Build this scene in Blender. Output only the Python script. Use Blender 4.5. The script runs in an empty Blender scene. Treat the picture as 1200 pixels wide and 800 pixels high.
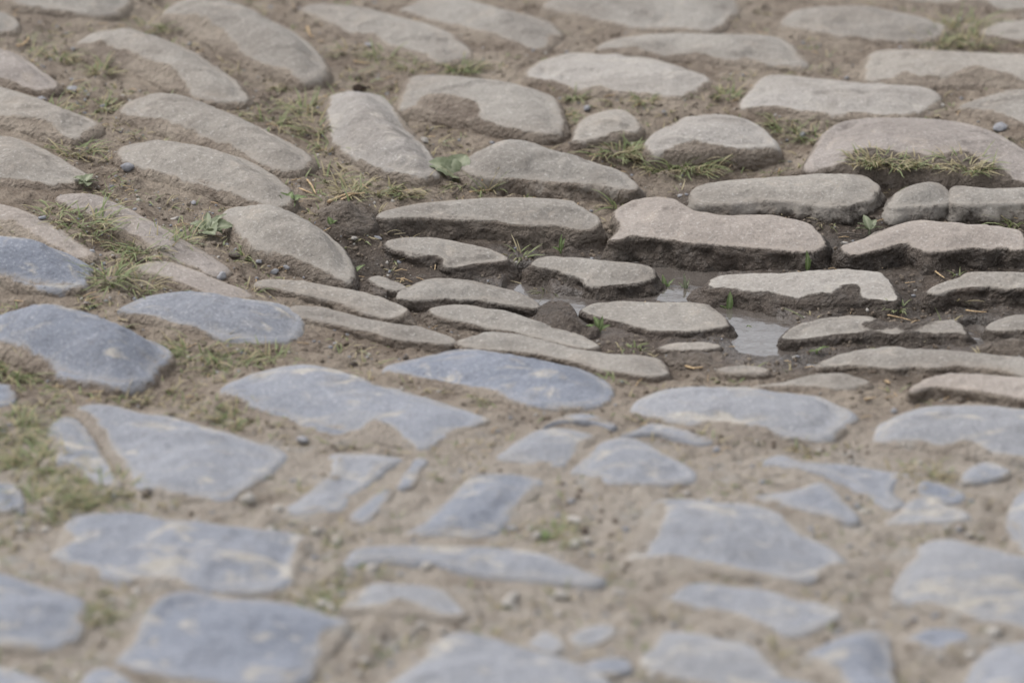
import bpy, math, random
import numpy as np
from math import radians, sin, cos, tan, pi

sc = bpy.context.scene
C = sc.collection
random.seed(7)
rng = np.random.default_rng(7)

# ------------------------------------------------------------------ camera
PITCH = radians(21.5); HFOV = radians(12.0); DIST = 5.25
CAM = np.array([0.0, -DIST*cos(PITCH), DIST*sin(PITCH)])
FPX = 600.0/tan(HFOV/2)
FW = np.array([0, cos(PITCH), -sin(PITCH)]); RT = np.array([1.0, 0, 0]); UP = np.array([0, sin(PITCH), cos(PITCH)])
cd = bpy.data.cameras.new('camera'); cam = bpy.data.objects.new('camera', cd); C.objects.link(cam)
cam.location = CAM; cam.rotation_euler = (pi/2-PITCH, 0, 0)
cd.sensor_width = 36; cd.lens = 18.0/tan(HFOV/2); cd.clip_start = 0.1; cd.clip_end = 400
cd.dof.use_dof = True; cd.dof.aperture_fstop = 3.7
cd.dof.focus_distance = 5.57
sc.camera = cam

# ------------------------------------------------------------------ sky and sun (soft overcast)
SUN_EL, SUN_AZ = 60, 300          # azimuth clockwise from +Y (high, from the left)
w = bpy.data.worlds.new('World'); sc.world = w; w.use_nodes = True
nt = w.node_tree; nt.nodes.clear()
wo = nt.nodes.new('ShaderNodeOutputWorld'); bg = nt.nodes.new('ShaderNodeBackground')
sky = nt.nodes.new('ShaderNodeTexSky'); sky.sky_type = 'NISHITA'; sky.sun_disc = False
sky.sun_elevation = radians(SUN_EL); sky.sun_rotation = radians(SUN_AZ); sky.air_density = 1.0; sky.dust_density = 3.0
hs = nt.nodes.new('ShaderNodeHueSaturation'); hs.inputs['Saturation'].default_value = 0.22
nt.links.new(sky.outputs[0], hs.inputs['Color']); nt.links.new(hs.outputs[0], bg.inputs[0]); nt.links.new(bg.outputs[0], wo.inputs[0])
bg.inputs[1].default_value = 0.15
sd = bpy.data.lights.new('sun', 'SUN'); so = bpy.data.objects.new('sun', sd); C.objects.link(so)
sd.energy = 1.0; sd.angle = radians(28); sd.color = (1.0, 0.98, 0.955)
az = radians(SUN_AZ); el = radians(SUN_EL)
sdir = np.array([sin(az)*cos(el), cos(az)*cos(el), sin(el)])
import mathutils
so.rotation_euler = mathutils.Vector(-sdir).to_track_quat('-Z', 'Y').to_euler()
sc.view_settings.view_transform = 'Standard'; sc.view_settings.look = 'None'
sc.view_settings.gamma = 1.0; sc.view_settings.exposure = 0.66

# ------------------------------------------------------------------ maths helpers
def _h(ix, iy, iz, s):
    n = (ix*374761393 + iy*668265263 + iz*2147483647*3 + s*974634777) & 0xffffffff
    n = ((n ^ (n >> 13))*1274126177) & 0xffffffff
    n = ((n ^ (n >> 16))*2246822519) & 0xffffffff
    return ((n ^ (n >> 15)) & 0xffff)/32767.5 - 1.0
def noise3(x, y, z, s=0):
    x = np.asarray(x, float); y = np.asarray(y, float); z = np.broadcast_to(np.asarray(z, float), x.shape)
    xi = np.floor(x).astype(np.int64); yi = np.floor(y).astype(np.int64); zi = np.floor(z).astype(np.int64)
    fx = x-xi; fy = y-yi; fz = z-zi
    u = fx*fx*(3-2*fx); v = fy*fy*(3-2*fy); q = fz*fz*(3-2*fz)
    r = 0
    for a in (0, 1):
        for b in (0, 1):
            for c in (0, 1):
                r = r + (u if a else 1-u)*(v if b else 1-v)*(q if c else 1-q)*_h(xi+a, yi+b, zi+c, s)
    return r
def fbm(x, y, z, scale, octv=3, s=0, gain=.5):
    r = 0; a = 1; f = 1/scale
    for o in range(octv):
        r = r + a*noise3(x*f+o*17.3, y*f+o*5.1, np.asarray(z)*f+o*9.7, s+o); a *= gain; f *= 2.03
    return r
def sstep(a, b, t):
    t = np.clip((t-a)/(b-a), 0, 1); return t*t*(3-2*t)
def ray(px, py):
    px = np.asarray(px, float); py = np.asarray(py, float)
    return FW + RT*((px-600)/FPX)[..., None] + UP*((400-py)/FPX)[..., None]
def unproj(px, py, z):
    d = ray(px, py); t = (np.asarray(z)-CAM[2])/d[..., 2]
    return CAM + d*t[..., None]
def proj(P):
    v = P-CAM; dz = v@FW
    return np.stack([600+FPX*(v@RT)/dz, 400-FPX*(v@UP)/dz], -1)
PC = unproj(790., 345., 0.)
def Mz(x, y):       # crown, rut and bank of the worn road, metres
    g = np.exp(-(((x-PC[0])/0.40)**2 + ((y-PC[1]-.01)/0.25)**2)**1.5)
    z = -0.036*g
    z = z + 0.045*sstep(-0.05, -0.75, x)*sstep(-0.25, 0.35, y)
    z = z + 0.010*np.exp(-((y+0.45)/0.3)**2)
    z = z + 0.006*noise3(x/0.35, y/0.35, 0.5, 91)
    return z
def onM(px, py, lift=0.):
    px = np.asarray(px, float); py = np.asarray(py, float)
    z = np.zeros(px.shape)
    for _ in range(8):
        P = unproj(px, py, z); z = Mz(P[..., 0], P[..., 1])+lift
    return unproj(px, py, z)
def catmull(pts, n=8):
    P = np.array(pts, float); out = []
    m = len(P)
    for i in range(m):
        a, b, c, d = P[i-1], P[i], P[(i+1) % m], P[(i+2) % m]
        for k in range(n):
            t = k/n
            out.append(.5*((2*b)+(-a+c)*t+(2*a-5*b+4*c-d)*t*t+(-a+3*b-3*c+d)*t**3))
    return np.array(out)
def resample(P, n):
    Q = np.vstack([P, P[:1]]); s = np.r_[0, np.cumsum(np.linalg.norm(np.diff(Q, axis=0), axis=1))]
    t = np.linspace(0, s[-1], n, endpoint=False)
    return np.stack([np.interp(t, s, Q[:, k]) for k in range(Q.shape[1])], -1)
def inside(P, poly):
    x, y = P[..., 0], P[..., 1]; c = np.zeros(x.shape, bool)
    n = len(poly)
    for i in range(n):
        x1, y1 = poly[i-1]; x2, y2 = poly[i]
        if y1 == y2: continue
        m = ((y1 > y) != (y2 > y)) & (x < (x2-x1)*(y-y1)/(y2-y1)+x1)
        c ^= m
    return c
def segdist(P, poly):
    d = np.full(P.shape[:-1], 1e9)
    for i in range(len(poly)):
        a = poly[i-1]; b = poly[i]; ab = b-a; L = ab@ab
        if L < 1e-16: continue
        t = np.clip(((P-a)@ab)/L, 0, 1)
        q = P-a-t[..., None]*ab
        d = np.minimum(d, np.sqrt((q*q).sum(-1)))
    return d
def hull(P):
    P = sorted(map(tuple, P)); lo = []; up = []
    for seq, out in ((P, lo), (P[::-1], up)):
        for p in seq:
            while len(out) > 1 and (out[-1][0]-out[-2][0])*(p[1]-out[-2][1])-(out[-1][1]-out[-2][1])*(p[0]-out[-2][0]) <= 0: out.pop()
            out.append(p)
    return np.array(lo[:-1]+up[:-1])
def round_body(P, n, grow):
    H = resample(hull(P), n); c = H.mean(0)
    a = np.arctan2(P[:, 1]-c[1], P[:, 0]-c[0])
    L = np.sqrt(abs(.5*np.sum(H[:, 0]*np.roll(H[:, 1], -1)-np.roll(H[:, 0], -1)*H[:, 1])))
    for _ in range(int(n*.035)+2): H = .5*H+.25*(np.roll(H, 1, 0)+np.roll(H, -1, 0))
    T = np.roll(H, -1, 0)-np.roll(H, 1, 0); T /= np.linalg.norm(T, axis=1)[:, None]
    N = np.stack([T[:, 1], -T[:, 0]], -1)
    if ((H-c)*N).sum() < 0: N = -N
    return resample(H+N*grow, n)
def signed(P, poly):
    d = segdist(P, poly); return np.where(inside(P, poly), -d, d)

def mk(name, V, F, mat=None, parent=None, attrs=None, smooth=True):
    me = bpy.data.meshes.new(name)
    V = np.asarray(V, np.float32)
    if isinstance(F, np.ndarray):
        k = F.shape[1]
        me.vertices.add(len(V)); me.vertices.foreach_set('co', V.ravel())
        me.loops.add(F.size); me.loops.foreach_set('vertex_index', F.astype(np.int32).ravel())
        me.polygons.add(len(F)); me.polygons.foreach_set('loop_start', np.arange(0, F.size, k, dtype=np.int32))
        me.update(calc_edges=True)
    else:
        me.from_pydata(V.tolist(), [], F)
    if smooth: me.polygons.foreach_set('use_smooth', np.ones(len(me.polygons), bool))
    for k, v in (attrs or {}).items():
        v = np.asarray(v, np.float32)
        a = me.attributes.new(k, 'FLOAT', 'POINT'); a.data.foreach_set('value', v)
    me.update()
    o = bpy.data.objects.new(name, me); C.objects.link(o)
    if mat: me.materials.append(mat)
    if parent: o.parent = parent
    return o

# ------------------------------------------------------------------ materials
def S(c):   # sRGB 0-255 to linear
    return tuple(((v/255+.055)/1.055)**2.4 if v > 10 else v/255/12.92 for v in c)+(1,)
class G:
    def __init__(s, name):
        s.m = bpy.data.materials.new(name); s.m.use_nodes = True; s.t = s.m.node_tree; s.t.nodes.clear()
        s.out = s.n('ShaderNodeOutputMaterial'); s.b = s.n('ShaderNodeBsdfPrincipled'); s.l(s.b.outputs[0], s.out.inputs[0])
    def n(s, k): return s.t.nodes.new(k)
    def l(s, a, b): s.t.links.new(a, b)
    def co(s, random_shift=True, scale=(1, 1, 1)):
        tc = s.n('ShaderNodeNewGeometry'); mp = s.n('ShaderNodeMapping'); mp.inputs['Scale'].default_value = scale
        s.l(tc.outputs['Position'], mp.inputs['Vector']); return mp.outputs[0]
    def noise(s, co, scale, det=4, rough=.55, dist=0.):
        n = s.n('ShaderNodeTexNoise'); n.inputs['Scale'].default_value = scale; n.inputs['Detail'].default_value = det
        n.inputs['Roughness'].default_value = rough; n.inputs['Distortion'].default_value = dist
        s.l(co, n.inputs['Vector']); return n.outputs['Fac']
    def vor(s, co, scale, feat='F1'):
        n = s.n('ShaderNodeTexVoronoi'); n.inputs['Scale'].default_value = scale; n.feature = feat
        s.l(co, n.inputs['Vector']); return n
    def ramp(s, f, a, b, c0=0., c1=1.):
        n = s.n('ShaderNodeMapRange'); n.interpolation_type = 'SMOOTHSTEP'
        n.inputs[1].default_value = a; n.inputs[2].default_value = b; n.inputs[3].default_value = c0; n.inputs[4].default_value = c1
        s.l(f, n.inputs[0]); return n.outputs[0]
    def mix(s, f, a, b, mode='MIX'):
        n = s.n('ShaderNodeMix'); n.data_type = 'RGBA'; n.blend_type = mode
        for i, v in ((0, f), (6, a), (7, b)):
            if isinstance(v, (tuple, float, int)): n.inputs[i].default_value = v
            else: s.l(v, n.inputs[i])
        return n.outputs[2]
    def ma(s, op, a, b=0., c=0.):
        n = s.n('ShaderNodeMath'); n.operation = op
        for i, v in enumerate((a, b, c)):
            if isinstance(v, (float, int)): n.inputs[i].default_value = v
            else: s.l(v, n.inputs[i])
        return n.outputs[0]
    def attr(s, name):
        n = s.n('ShaderNodeAttribute'); n.attribute_name = name; return n.outputs['Fac']
    def rand(s):
        return s.n('ShaderNodeObjectInfo').outputs['Random']
    def bump(s, h, dist, strength=1., prev=None):
        n = s.n('ShaderNodeBump'); n.inputs['Strength'].default_value = strength; n.inputs['Distance'].default_value = dist
        s.l(h, n.inputs['Height'])
        if prev: s.l(prev, n.inputs['Normal'])
        return n.outputs[0]
    def fin(s, col, rough, nrm=None, spec=.3):
        s.l(col, s.b.inputs['Base Color']) if not isinstance(col, tuple) else setattr(s.b.inputs['Base Color'], 'default_value', col)
        if isinstance(rough, (float, int)): s.b.inputs['Roughness'].default_value = rough
        else: s.l(rough, s.b.inputs['Roughness'])
        if isinstance(spec, (float, int)): s.b.inputs['Specular IOR Level'].default_value = spec
        else: s.l(spec, s.b.inputs['Specular IOR Level'])
        if nrm: s.l(nrm, s.b.inputs['Normal'])
        return s.m

def mixv(s, co):
    n = s.n('ShaderNodeTexNoise'); n.inputs['Scale'].default_value = 14; n.inputs['Detail'].default_value = 3
    s.l(co, n.inputs['Vector'])
    m = s.n('ShaderNodeVectorMath'); m.operation = 'MULTIPLY_ADD'; s.l(n.outputs['Color'], m.inputs[0]); m.inputs[1].default_value = (.06, .06, .06)
    s.l(co, m.inputs[2]); return m.outputs[0]
G.mixv = mixv
DRY = S((142, 131, 118)); DRY2 = S((108, 96, 85)); SAND = S((161, 153, 143)); WET = S((86, 76, 68)); WET2 = S((68, 60, 53)); GREYMUD = S((104, 98, 93))
def soil_colour(g, co, wet, sandy):
    n1 = g.noise(co, 9, 5, .6); n2 = g.noise(co, 70, 4, .65); n3 = g.noise(co, 330, 3, .6)
    dry = g.mix(g.ramp(n1, .35, .65), DRY, DRY2)
    dry = g.mix(g.ma('MULTIPLY', g.ramp(n2, .45, .7), .5), dry, S((160, 148, 134)))
    sand = g.mix(g.ramp(n2, .3, .7), SAND, S((146, 137, 127)))
    sand = g.mix(g.ma('MULTIPLY', g.ramp(g.noise(co, 13, 4, .65), .50, .68), .75), sand, S((126, 116, 105)))
    sand = g.mix(g.ma('MULTIPLY', g.ramp(g.noise(co, 22, 3, .6), .56, .7), .5), sand, S((150, 150, 148)))
    dry = g.mix(sandy, dry, sand)
    wm = g.mix(g.ramp(n1, .4, .6), WET, WET2)
    wm = g.mix(g.ma('MULTIPLY', g.ramp(n2, .5, .7), .45), wm, GREYMUD)
    c = g.mix(wet, dry, wm)
    c = g.mix(g.ma('MULTIPLY', g.ramp(n3, .55, .75), .45), c, S((188, 176, 158)) if False else g.mix(.5, c, S((190, 180, 165))))
    c = g.mix(g.ma('MULTIPLY', g.ramp(n3, .45, .25), .5), c, g.mix(.5, c, S((60, 50, 42))))
    return c, n2, n3
def soil_mat():
    g = G('road_soil'); co = g.co()
    wet = g.attr('wet'); sandy = g.attr('sandy')
    wn = g.noise(co, 16, 4, .6)
    wetm = g.ramp(g.ma('ADD', wet, g.ma('MULTIPLY', g.ma('SUBTRACT', wn, .5), .7)), .28, .72)
    c, n2, n3 = soil_colour(g, co, wetm, sandy)
    n4 = g.noise(co, 900, 2, .6)
    vv = g.vor(g.mixv(co), 130).outputs['Distance']; b = g.bump(g.ma('MULTIPLY', vv, -1.), .0032, .8); b = g.bump(n2, .006, .9, b); b = g.bump(n3, .0032, 1., b); b = g.bump(n4, .0010, .9, b)
    soaked = g.attr('soaked')
    r = g.ma('SUBTRACT', g.ma('SUBTRACT', .95, g.ma('MULTIPLY', wetm, .22)), g.ma('MULTIPLY', soaked, .42))
    sp = g.ma('ADD', .15, g.ma('MULTIPLY', soaked, .5))
    return g.fin(c, r, b, sp)
SOIL = soil_mat()

def stone_mat(name, base, alt, dust, stretch=(1, 1, 1), patch=.5, dustamt=.5):
    g = G(name); co = g.co(); cs = g.co(scale=stretch)
    rn = g.rand()
    n0 = g.noise(cs, 7, 4, .6, .6); n1 = g.noise(co, 45, 5, .65); n2 = g.noise(co, 260, 4, .7); n3 = g.noise(co, 800, 2, .6)
    c = g.mix(g.ramp(n0, .35, .65), base, alt)
    c = g.mix(g.ma('MULTIPLY', g.ramp(rn, 0, 1), .45), c, g.mix(.5, base, dust))
    c = g.mix(g.ma('MULTIPLY', g.ramp(g.noise(cs, 20, 5, .62, .8), .6-.1*dustamt, .68), patch), c, dust)
    c = g.mix(g.ma('MULTIPLY', g.ramp(n2, .52, .75), .38), c, g.mix(.6, c, (1, .97, .92, 1)))
    c = g.mix(g.ma('MULTIPLY', g.ramp(n2, .47, .28), .65), c, g.mix(.6, c, (.05, .045, .04, 1)))
    c = g.mix(g.ma('MULTIPLY', g.ramp(n1, .52, .68), .35), c, g.mix(.4, c, S((96, 86, 76))))
    pits = g.ramp(g.vor(co, 120).outputs['Distance'], .0, .22)
    # fine cracks
    cr = g.vor(g.mixv(co), 11, 'DISTANCE_TO_EDGE').outputs['Distance']
    crk = g.ma('MULTIPLY', g.ramp(cr, .012, .0), g.ramp(g.noise(co, 9, 2), .63, .70))
    c = g.mix(g.ma('MULTIPLY', crk, .4), c, S((82, 74, 66)))
    mud = g.attr('mud'); wet = g.attr('wet')
    mm = g.ramp(g.ma('ADD', mud, g.ma('ADD', g.ma('MULTIPLY', g.ma('SUBTRACT', g.noise(co, 38, 5, .65), .5), .55), g.ma('MULTIPLY', g.ma('SUBTRACT', n2, .5), .9))), .27, .72)
    sandy = g.attr('sandy')
    c = g.mix(g.ma('MULTIPLY', g.ramp(g.ma('ADD', mud, g.ma('MULTIPLY', g.ma('SUBTRACT', n1, .5), .5)), .02, .40), .20), c, dust)
    sc_, s2, s3 = soil_colour(g, co, wet, sandy)
    c = g.mix(mm, c, sc_)
    h = g.ma('ADD', g.ma('MULTIPLY', n1, 1.), g.ma('MULTIPLY', n2, .45))
    b = g.bump(h, .0045, .8); b = g.bump(n3, .0006, .8, b); b = g.bump(pits, .0007, .35, b); b = g.bump(crk, .0015, -.8 if False else .0, b)
    vv = g.vor(g.mixv(co), 140).outputs['Distance']
    hm = g.ma('ADD', g.ma('MULTIPLY', g.ma('SUBTRACT', .35, vv), .0036), g.ma('ADD', g.ma('MULTIPLY', g.ma('SUBTRACT', s2, .5), .0075), g.ma('MULTIPLY', g.ma('SUBTRACT', s3, .5), .0034)))
    b2 = g.bump(g.ma('MULTIPLY', mm, hm), 1., 1., b)
    r = g.ma('SUBTRACT', .78, g.ma('MULTIPLY', g.ma('MULTIPLY', wet, mm), .12))
    return g.fin(c, r, b2, .28)
M_SAND = stone_mat('grey_sandstone', S((141, 136, 129)), S((121, 115, 108)), S((164, 154, 142)), (1, 1, 1), .4, .3)
M_PALE = stone_mat('white_streaked_sandstone', S((146, 141, 136)), S((132, 126, 120)), S((178, 171, 160)), (.8, 1.4, 1), .5, .5)
M_PINK = stone_mat('pinkish_sandstone', S((146, 138, 132)), S((129, 121, 115)), S((168, 156, 143)), (1, 1, 1), .35, .3)
M_BLUE = stone_mat('blue_grey_stone', S((128, 132, 142)), S((110, 115, 126)), S((176, 168, 154)), (.8, 1.3, 1), .65, .65)
M_DARK = stone_mat('dark_basalt_chip', S((104, 112, 132)), S((84, 92, 112)), S((150, 150, 150)), (1, 1, 1), .4, .3)

def flat_mat(name, c0, c1, rough=.85, sc_=300, spec=.25, bumpd=.0008):
    g = G(name); co = g.co(); n = g.noise(co, sc_, 4, .6); rn = g.rand()
    c = g.mix(g.ramp(n, .3, .7), c0, c1); c = g.mix(g.ma('MULTIPLY', rn, .35), c, g.mix(.5, c, (.5, .46, .42, 1)))
    return g.fin(c, rough, g.bump(n, bumpd, .8), spec)
M_PEB = flat_mat('blue_grey_gravel', S((142, 142, 145)), S((116, 117, 122)))
M_PEBL = flat_mat('pale_gravel', S((164, 160, 154)), S((140, 134, 127)))
M_PEBD = flat_mat('dark_clod', S((72, 60, 50)), S((52, 44, 38)))
M_STRAW = flat_mat('dry_straw', S((196, 172, 132)), S((150, 122, 90)), .7, 400)
def grass_mat():
    g = G('grass_blade'); co = g.co(); dry = g.attr('dry'); tip = g.attr('tip')
    n = g.noise(co, 120, 2)
    gr = g.mix(g.ramp(n, .3, .7), S((92, 108, 62)), S((124, 136, 94)))
    gr = g.mix(g.ma('MULTIPLY', tip, .5), gr, S((154, 160, 118)))
    c = g.mix(g.ramp(dry, 0, 1), gr, g.mix(tip, S((140, 130, 100)), S((178, 166, 134))))
    g.b.inputs['Subsurface Weight'].default_value = 0.0
    m = g.fin(c, .55, None, .3)
    tr = g.n('ShaderNodeBsdfTranslucent'); g.l(c, tr.inputs[0]); ms = g.n('ShaderNodeMixShader'); ms.inputs[0].default_value = .3
    g.l(g.b.outputs[0], ms.inputs[1]); g.l(tr.outputs[0], ms.inputs[2]); g.l(ms.outputs[0], g.out.inputs[0])
    return m
M_GRASS = grass_mat()
def leaf_mat(name, c0, c1, rib):
    g = G(name); co = g.co(); n = g.noise(co, 150, 4, .6)
    c = g.mix(g.ramp(n, .35, .65), c0, c1); c = g.mix(g.attr('rib'), c, rib)
    m = g.fin(c, .5, g.bump(n, .0006, .6), .35)
    tr = g.n('ShaderNodeBsdfTranslucent'); g.l(c, tr.inputs[0]); ms = g.n('ShaderNodeMixShader'); ms.inputs[0].default_value = .25
    g.l(g.b.outputs[0], ms.inputs[1]); g.l(tr.outputs[0], ms.inputs[2]); g.l(ms.outputs[0], g.out.inputs[0])
    return m
M_LEAF = leaf_mat('weed_leaf', S((112, 120, 92)), S((132, 138, 112)), S((158, 162, 136)))
M_LEAFD = leaf_mat('bright_weed_leaf', S((88, 106, 60)), S((106, 122, 76)), S((136, 148, 104)))
M_ORANGE = leaf_mat('orange_blade', S((206, 132, 48)), S((190, 150, 60)), S((220, 170, 90)))
def water_mat():
    g = G('puddle_water'); co = g.co(scale=(1, 1.6, 1))
    n = g.noise(co, 26, 3, .55, .4); b = g.bump(n, .0032, 1.)
    n9 = g.noise(co, 120, 2, .5); b = g.bump(n9, .0003, .3, b)
    c = g.mix(g.noise(co, 14, 3), S((96, 90, 85)), S((78, 71, 66)))
    m = g.fin(c, .06, b, .6)
    g.b.inputs['IOR'].default_value = 1.33
    # shallow muddy water: a murky body under a clear glossy skin
    g.b.inputs['Coat Weight'].default_value = .85; g.b.inputs['Coat Roughness'].default_value = .03; g.b.inputs['Coat IOR'].default_value = 1.5
    return m
M_WATER = water_mat()

# ------------------------------------------------------------------ the traced stones
# (kind, height above the soil in cm, outline, options); kinds: s grey sandstone, p pinkish, b blue grey, m under mud
# option w=True: an upright washed-out front; clean=outline of the part free of mud
ST = []
def st(kind, p, pts, w=False, clean=None, label=None, dome=.5, sl=None, hull=True, side=1.): ST.append(dict(hull=hull, side=side, k=kind, p=p, pts=pts, w=w, clean=clean, label=label, dome=dome, sl=sl))
# upper left bank
st('s', 1.2, [(15,-8),(60,-12),(143,-8),(143,6),(138,14),(120,17),(95,14),(60,10),(35,8),(18,3)])
st('s', 1.0, [(-28,14),(0,14),(10,17),(18,24),(18,34),(8,38),(-28,37)])
st('s', 1.4, [(93,49),(108,38),(130,34),(155,35),(195,47),(225,60),(250,77),(272,92),(285,107),(288,118),(262,118),(232,112),(224,105),(210,92),(180,80),(150,66),(120,55),(100,52)], dome=1.0)
st('s', 2.0, [(193,14),(205,3),(225,-2),(260,2),(300,16),(330,30),(355,45),(372,62),(380,78),(372,92),(358,95),(340,85),(318,78),(300,72),(282,60),(270,48),(255,40),(240,32),(220,24),(203,19)], dome=1.2)
st('p', 1.0, [(-30,50),(0,58),(20,63),(40,78),(60,92),(66,100),(60,104),(40,103),(20,98),(0,94),(-30,90)], dome=.8)
st('s', 1.2, [(-28,96),(0,102),(25,108),(55,120),(85,132),(108,140),(113,147),(105,152),(92,158),(86,162),(75,158),(60,151),(40,145),(15,140),(0,137),(-28,132)], dome=.8)
st('s', 1.0, [(-28,156),(0,160),(12,160),(30,165),(55,177),(80,192),(100,203),(107,210),(90,213),(60,215),(40,213),(20,211),(0,208),(-28,206)], dome=.8)
st('s', 1.2, [(142,128),(155,117),(180,112),(205,115),(245,124),(275,135),(305,150),(335,165),(360,180),(362,190),(350,198),(330,198),(310,191),(285,180),(265,171),(235,161),(215,152),(190,143),(160,137),(145,133)], dome=1.0)
st('s', 1.4, [(140,178),(145,170),(165,166),(200,166),(235,172),(275,182),(300,192),(320,205),(336,220),(340,236),(325,243),(305,238),(280,229),(250,220),(225,213),(200,205),(180,200),(160,192),(145,186)], dome=1.0)
st('p', 1.0, [(66,229),(85,226),(110,227),(130,236),(160,250),(190,268),(215,282),(240,296),(258,308),(264,316),(252,321),(232,316),(215,308),(195,298),(175,285),(155,274),(135,264),(110,252),(90,243),(72,235)])
st('p', .6, [(-25,236),(0,240),(25,246),(50,258),(75,272),(95,288),(108,298),(95,300),(72,292),(45,276),(20,262),(-25,252)])
st('p', .6, [(165,310),(185,306),(210,310),(240,322),(265,332),(285,341),(293,348),(270,349),(250,346),(235,340),(210,330),(190,323),(170,316)])
st('s', 2.2, [(264,244),(285,240),(310,242),(335,250),(365,262),(385,275),(400,290),(409,305),(412,318),(409,331),(395,326),(375,316),(350,305),(325,298),(300,288),(280,272),(266,255)], dome=1.4)
# top rows
st('w', 1.8, [(388,110),(400,107),(420,108),(442,109),(455,120),(463,133),(472,147),(480,160),(495,173),(507,185),(514,198),(505,206),(485,207),(455,200),(430,190),(405,178),(392,162),(387,140),(389,122)], dome=1.2, label='rough pale grey cobblestone with white streaks, lying askew')
st('s', .9, [(357,8),(375,4),(425,8),(460,18),(495,26),(525,37),(535,47),(550,58),(547,66),(532,70),(517,73),(500,64),(475,57),(455,51),(440,42),(410,38),(395,28),(372,18)])
st('s', .9, [(472,11),(490,4),(500,-4),(540,-3),(575,8),(605,16),(635,22),(650,32),(655,40),(640,43),(637,56),(622,55),(600,47),(575,39),(550,33),(525,27),(500,20)])
st('s', .9, [(641,8),(655,-4),(700,-12),(800,-12),(850,-6),(861,11),(850,22),(838,33),(822,35),(787,33),(750,32),(725,27),(675,17)])
st('s', .9, [(702,56),(712,49),(740,42),(775,39),(825,39),(900,41),(920,48),(932,58),(930,63),(945,75),(930,76),(900,74),(875,69),(855,71),(812,63),(775,63),(737,57)])
st('w', .8, [(620,88),(632,73),(665,62),(687,62),(720,68),(755,67),(785,74),(803,81),(825,88),(830,95),(820,99),(817,103),(795,112),(762,109),(725,106),(700,102),(675,103),(650,95)])
st('w', 1.0, [(869,124),(882,105),(897,90),(912,87),(950,92),(1005,99),(1037,101),(1060,100),(1085,102),(1098,110),(1093,120),(1075,131),(1035,135),(1005,132),(975,133),(925,127),(900,125)])
st('s', 1.0, [(1014,88),(1020,70),(1027,59),(1075,58),(1125,60),(1200,64),(1240,68),(1240,99),(1200,97),(1175,93),(1145,88),(1120,91),(1105,94),(1075,91),(1055,88),(1035,95),(1018,94)])
st('s', .9, [(919,28),(927,15),(945,9),(975,7),(1020,7),(1035,12),(1075,19),(1100,27),(1105,37),(1085,47),(1050,47),(1020,45),(975,39),(937,33)])
st('s', .8, [(1040,-10),(1100,-14),(1240,-14),(1240,10),(1200,10),(1170,8),(1150,3),(1075,1)])
st('s', .8, [(1152,38),(1165,29),(1185,24),(1240,25),(1240,47),(1200,47),(1175,43)])
st('s', .8, [(1126,124),(1150,115),(1175,107),(1200,105),(1240,107),(1240,150),(1205,145),(1190,140),(1165,131),(1145,128)])
st('s', 1.8, [(470,120),(477,107),(478,95),(485,88),(512,87),(550,90),(600,98),(630,105),(650,115),(654,128),(660,145),(655,156),(637,157),(612,153),(594,150),(566,141),(560,129),(540,123),(512,118),(492,119),(482,126),(473,127)], dome=.7)
st('s', 1.4, [(675,161),(682,142),(700,132),(722,128),(735,132),(749,145),(744,155),(720,156),(700,162),(682,166)], dome=.7)
st('w', 2.8, [(760,163),(765,156),(778,149),(795,145),(803,136),(837,135),(865,136),(890,146),(905,160),(911,172),(895,175),(870,177),(840,174),(812,172),(790,174),(768,180)], dome=.8)
st('p', 2.2, [(947,190),(955,175),(962,160),(975,148),(992,140),(1025,137),(1075,137),(1125,142),(1160,152),(1180,162),(1200,178),(1240,196),(1240,215),(1200,213),(1175,207),(1150,193),(1125,186),(1100,187),(1050,187),(1020,182),(1000,187),(985,195),(960,199),(949,197)], dome=.9, clean=[(930,215),(940,150),(1000,110),(1240,110),(1240,225),(1200,215),(1172,200),(1150,188),(1125,178),(1100,182),(1050,179),(1020,173),(1000,179),(985,192),(960,205)], label='broad arched pinkish cobblestone with grass under its front')
# washed-out middle rows
st('s', 2.6, [(545,196),(553,182),(575,174),(600,172),(625,174),(650,180),(695,190),(725,201),(741,212),(744,222),(722,220),(695,216),(660,214),(630,211),(600,209),(570,207)], True, dome=1.3, side=.62)
st('s', 2.4, [(812,230),(818,219),(850,212),(900,208),(935,206),(970,204),(1005,205),(1022,212),(1027,223),(1016,234),(995,240),(970,241),(945,238),(920,235),(895,235),(870,236),(840,238),(820,238)], True, side=.45)
st('s', 2.6, [(1044,240),(1048,232),(1060,221),(1080,214),(1096,214),(1106,220),(1112,231),(1106,238),(1090,240),(1064,241),(1050,243)], True, dome=.8, side=.36)
st('s', 2.8, [(1113,232),(1117,220),(1127,218),(1165,221),(1200,220),(1240,222),(1240,238),(1200,237),(1165,238),(1140,239),(1118,239)], True, side=.36)
st('s', 2.8, [(444,254),(455,246),(487,239),(525,235),(575,232),(600,231),(637,232),(667,235),(682,243),(697,253),(702,261),(690,268),(670,267),(655,264),(625,263),(600,262),(570,257),(525,256),(480,254),(455,256)], True)
st('p', 2.8, [(716,281),(724,272),(729,262),(722,256),(723,248),(733,239),(755,232),(780,231),(796,237),(813,247),(850,252),(900,252),(925,256),(948,263),(960,275),(963,286),(955,292),(940,294),(900,291),(862,288),(812,285),(787,280),(755,277),(740,276),(725,281)], True, label='largest raised pinkish slab beside the puddle, dark muddy front')
st('p', 2.8, [(990,288),(1007,282),(1030,272),(1050,264),(1075,259),(1100,260),(1150,264),(1187,268),(1197,277),(1200,290),(1190,292),(1175,289),(1160,292),(1140,290),(1115,293),(1088,295),(1073,291),(1060,286),(1045,288),(1025,292),(1000,297)], True)
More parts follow.
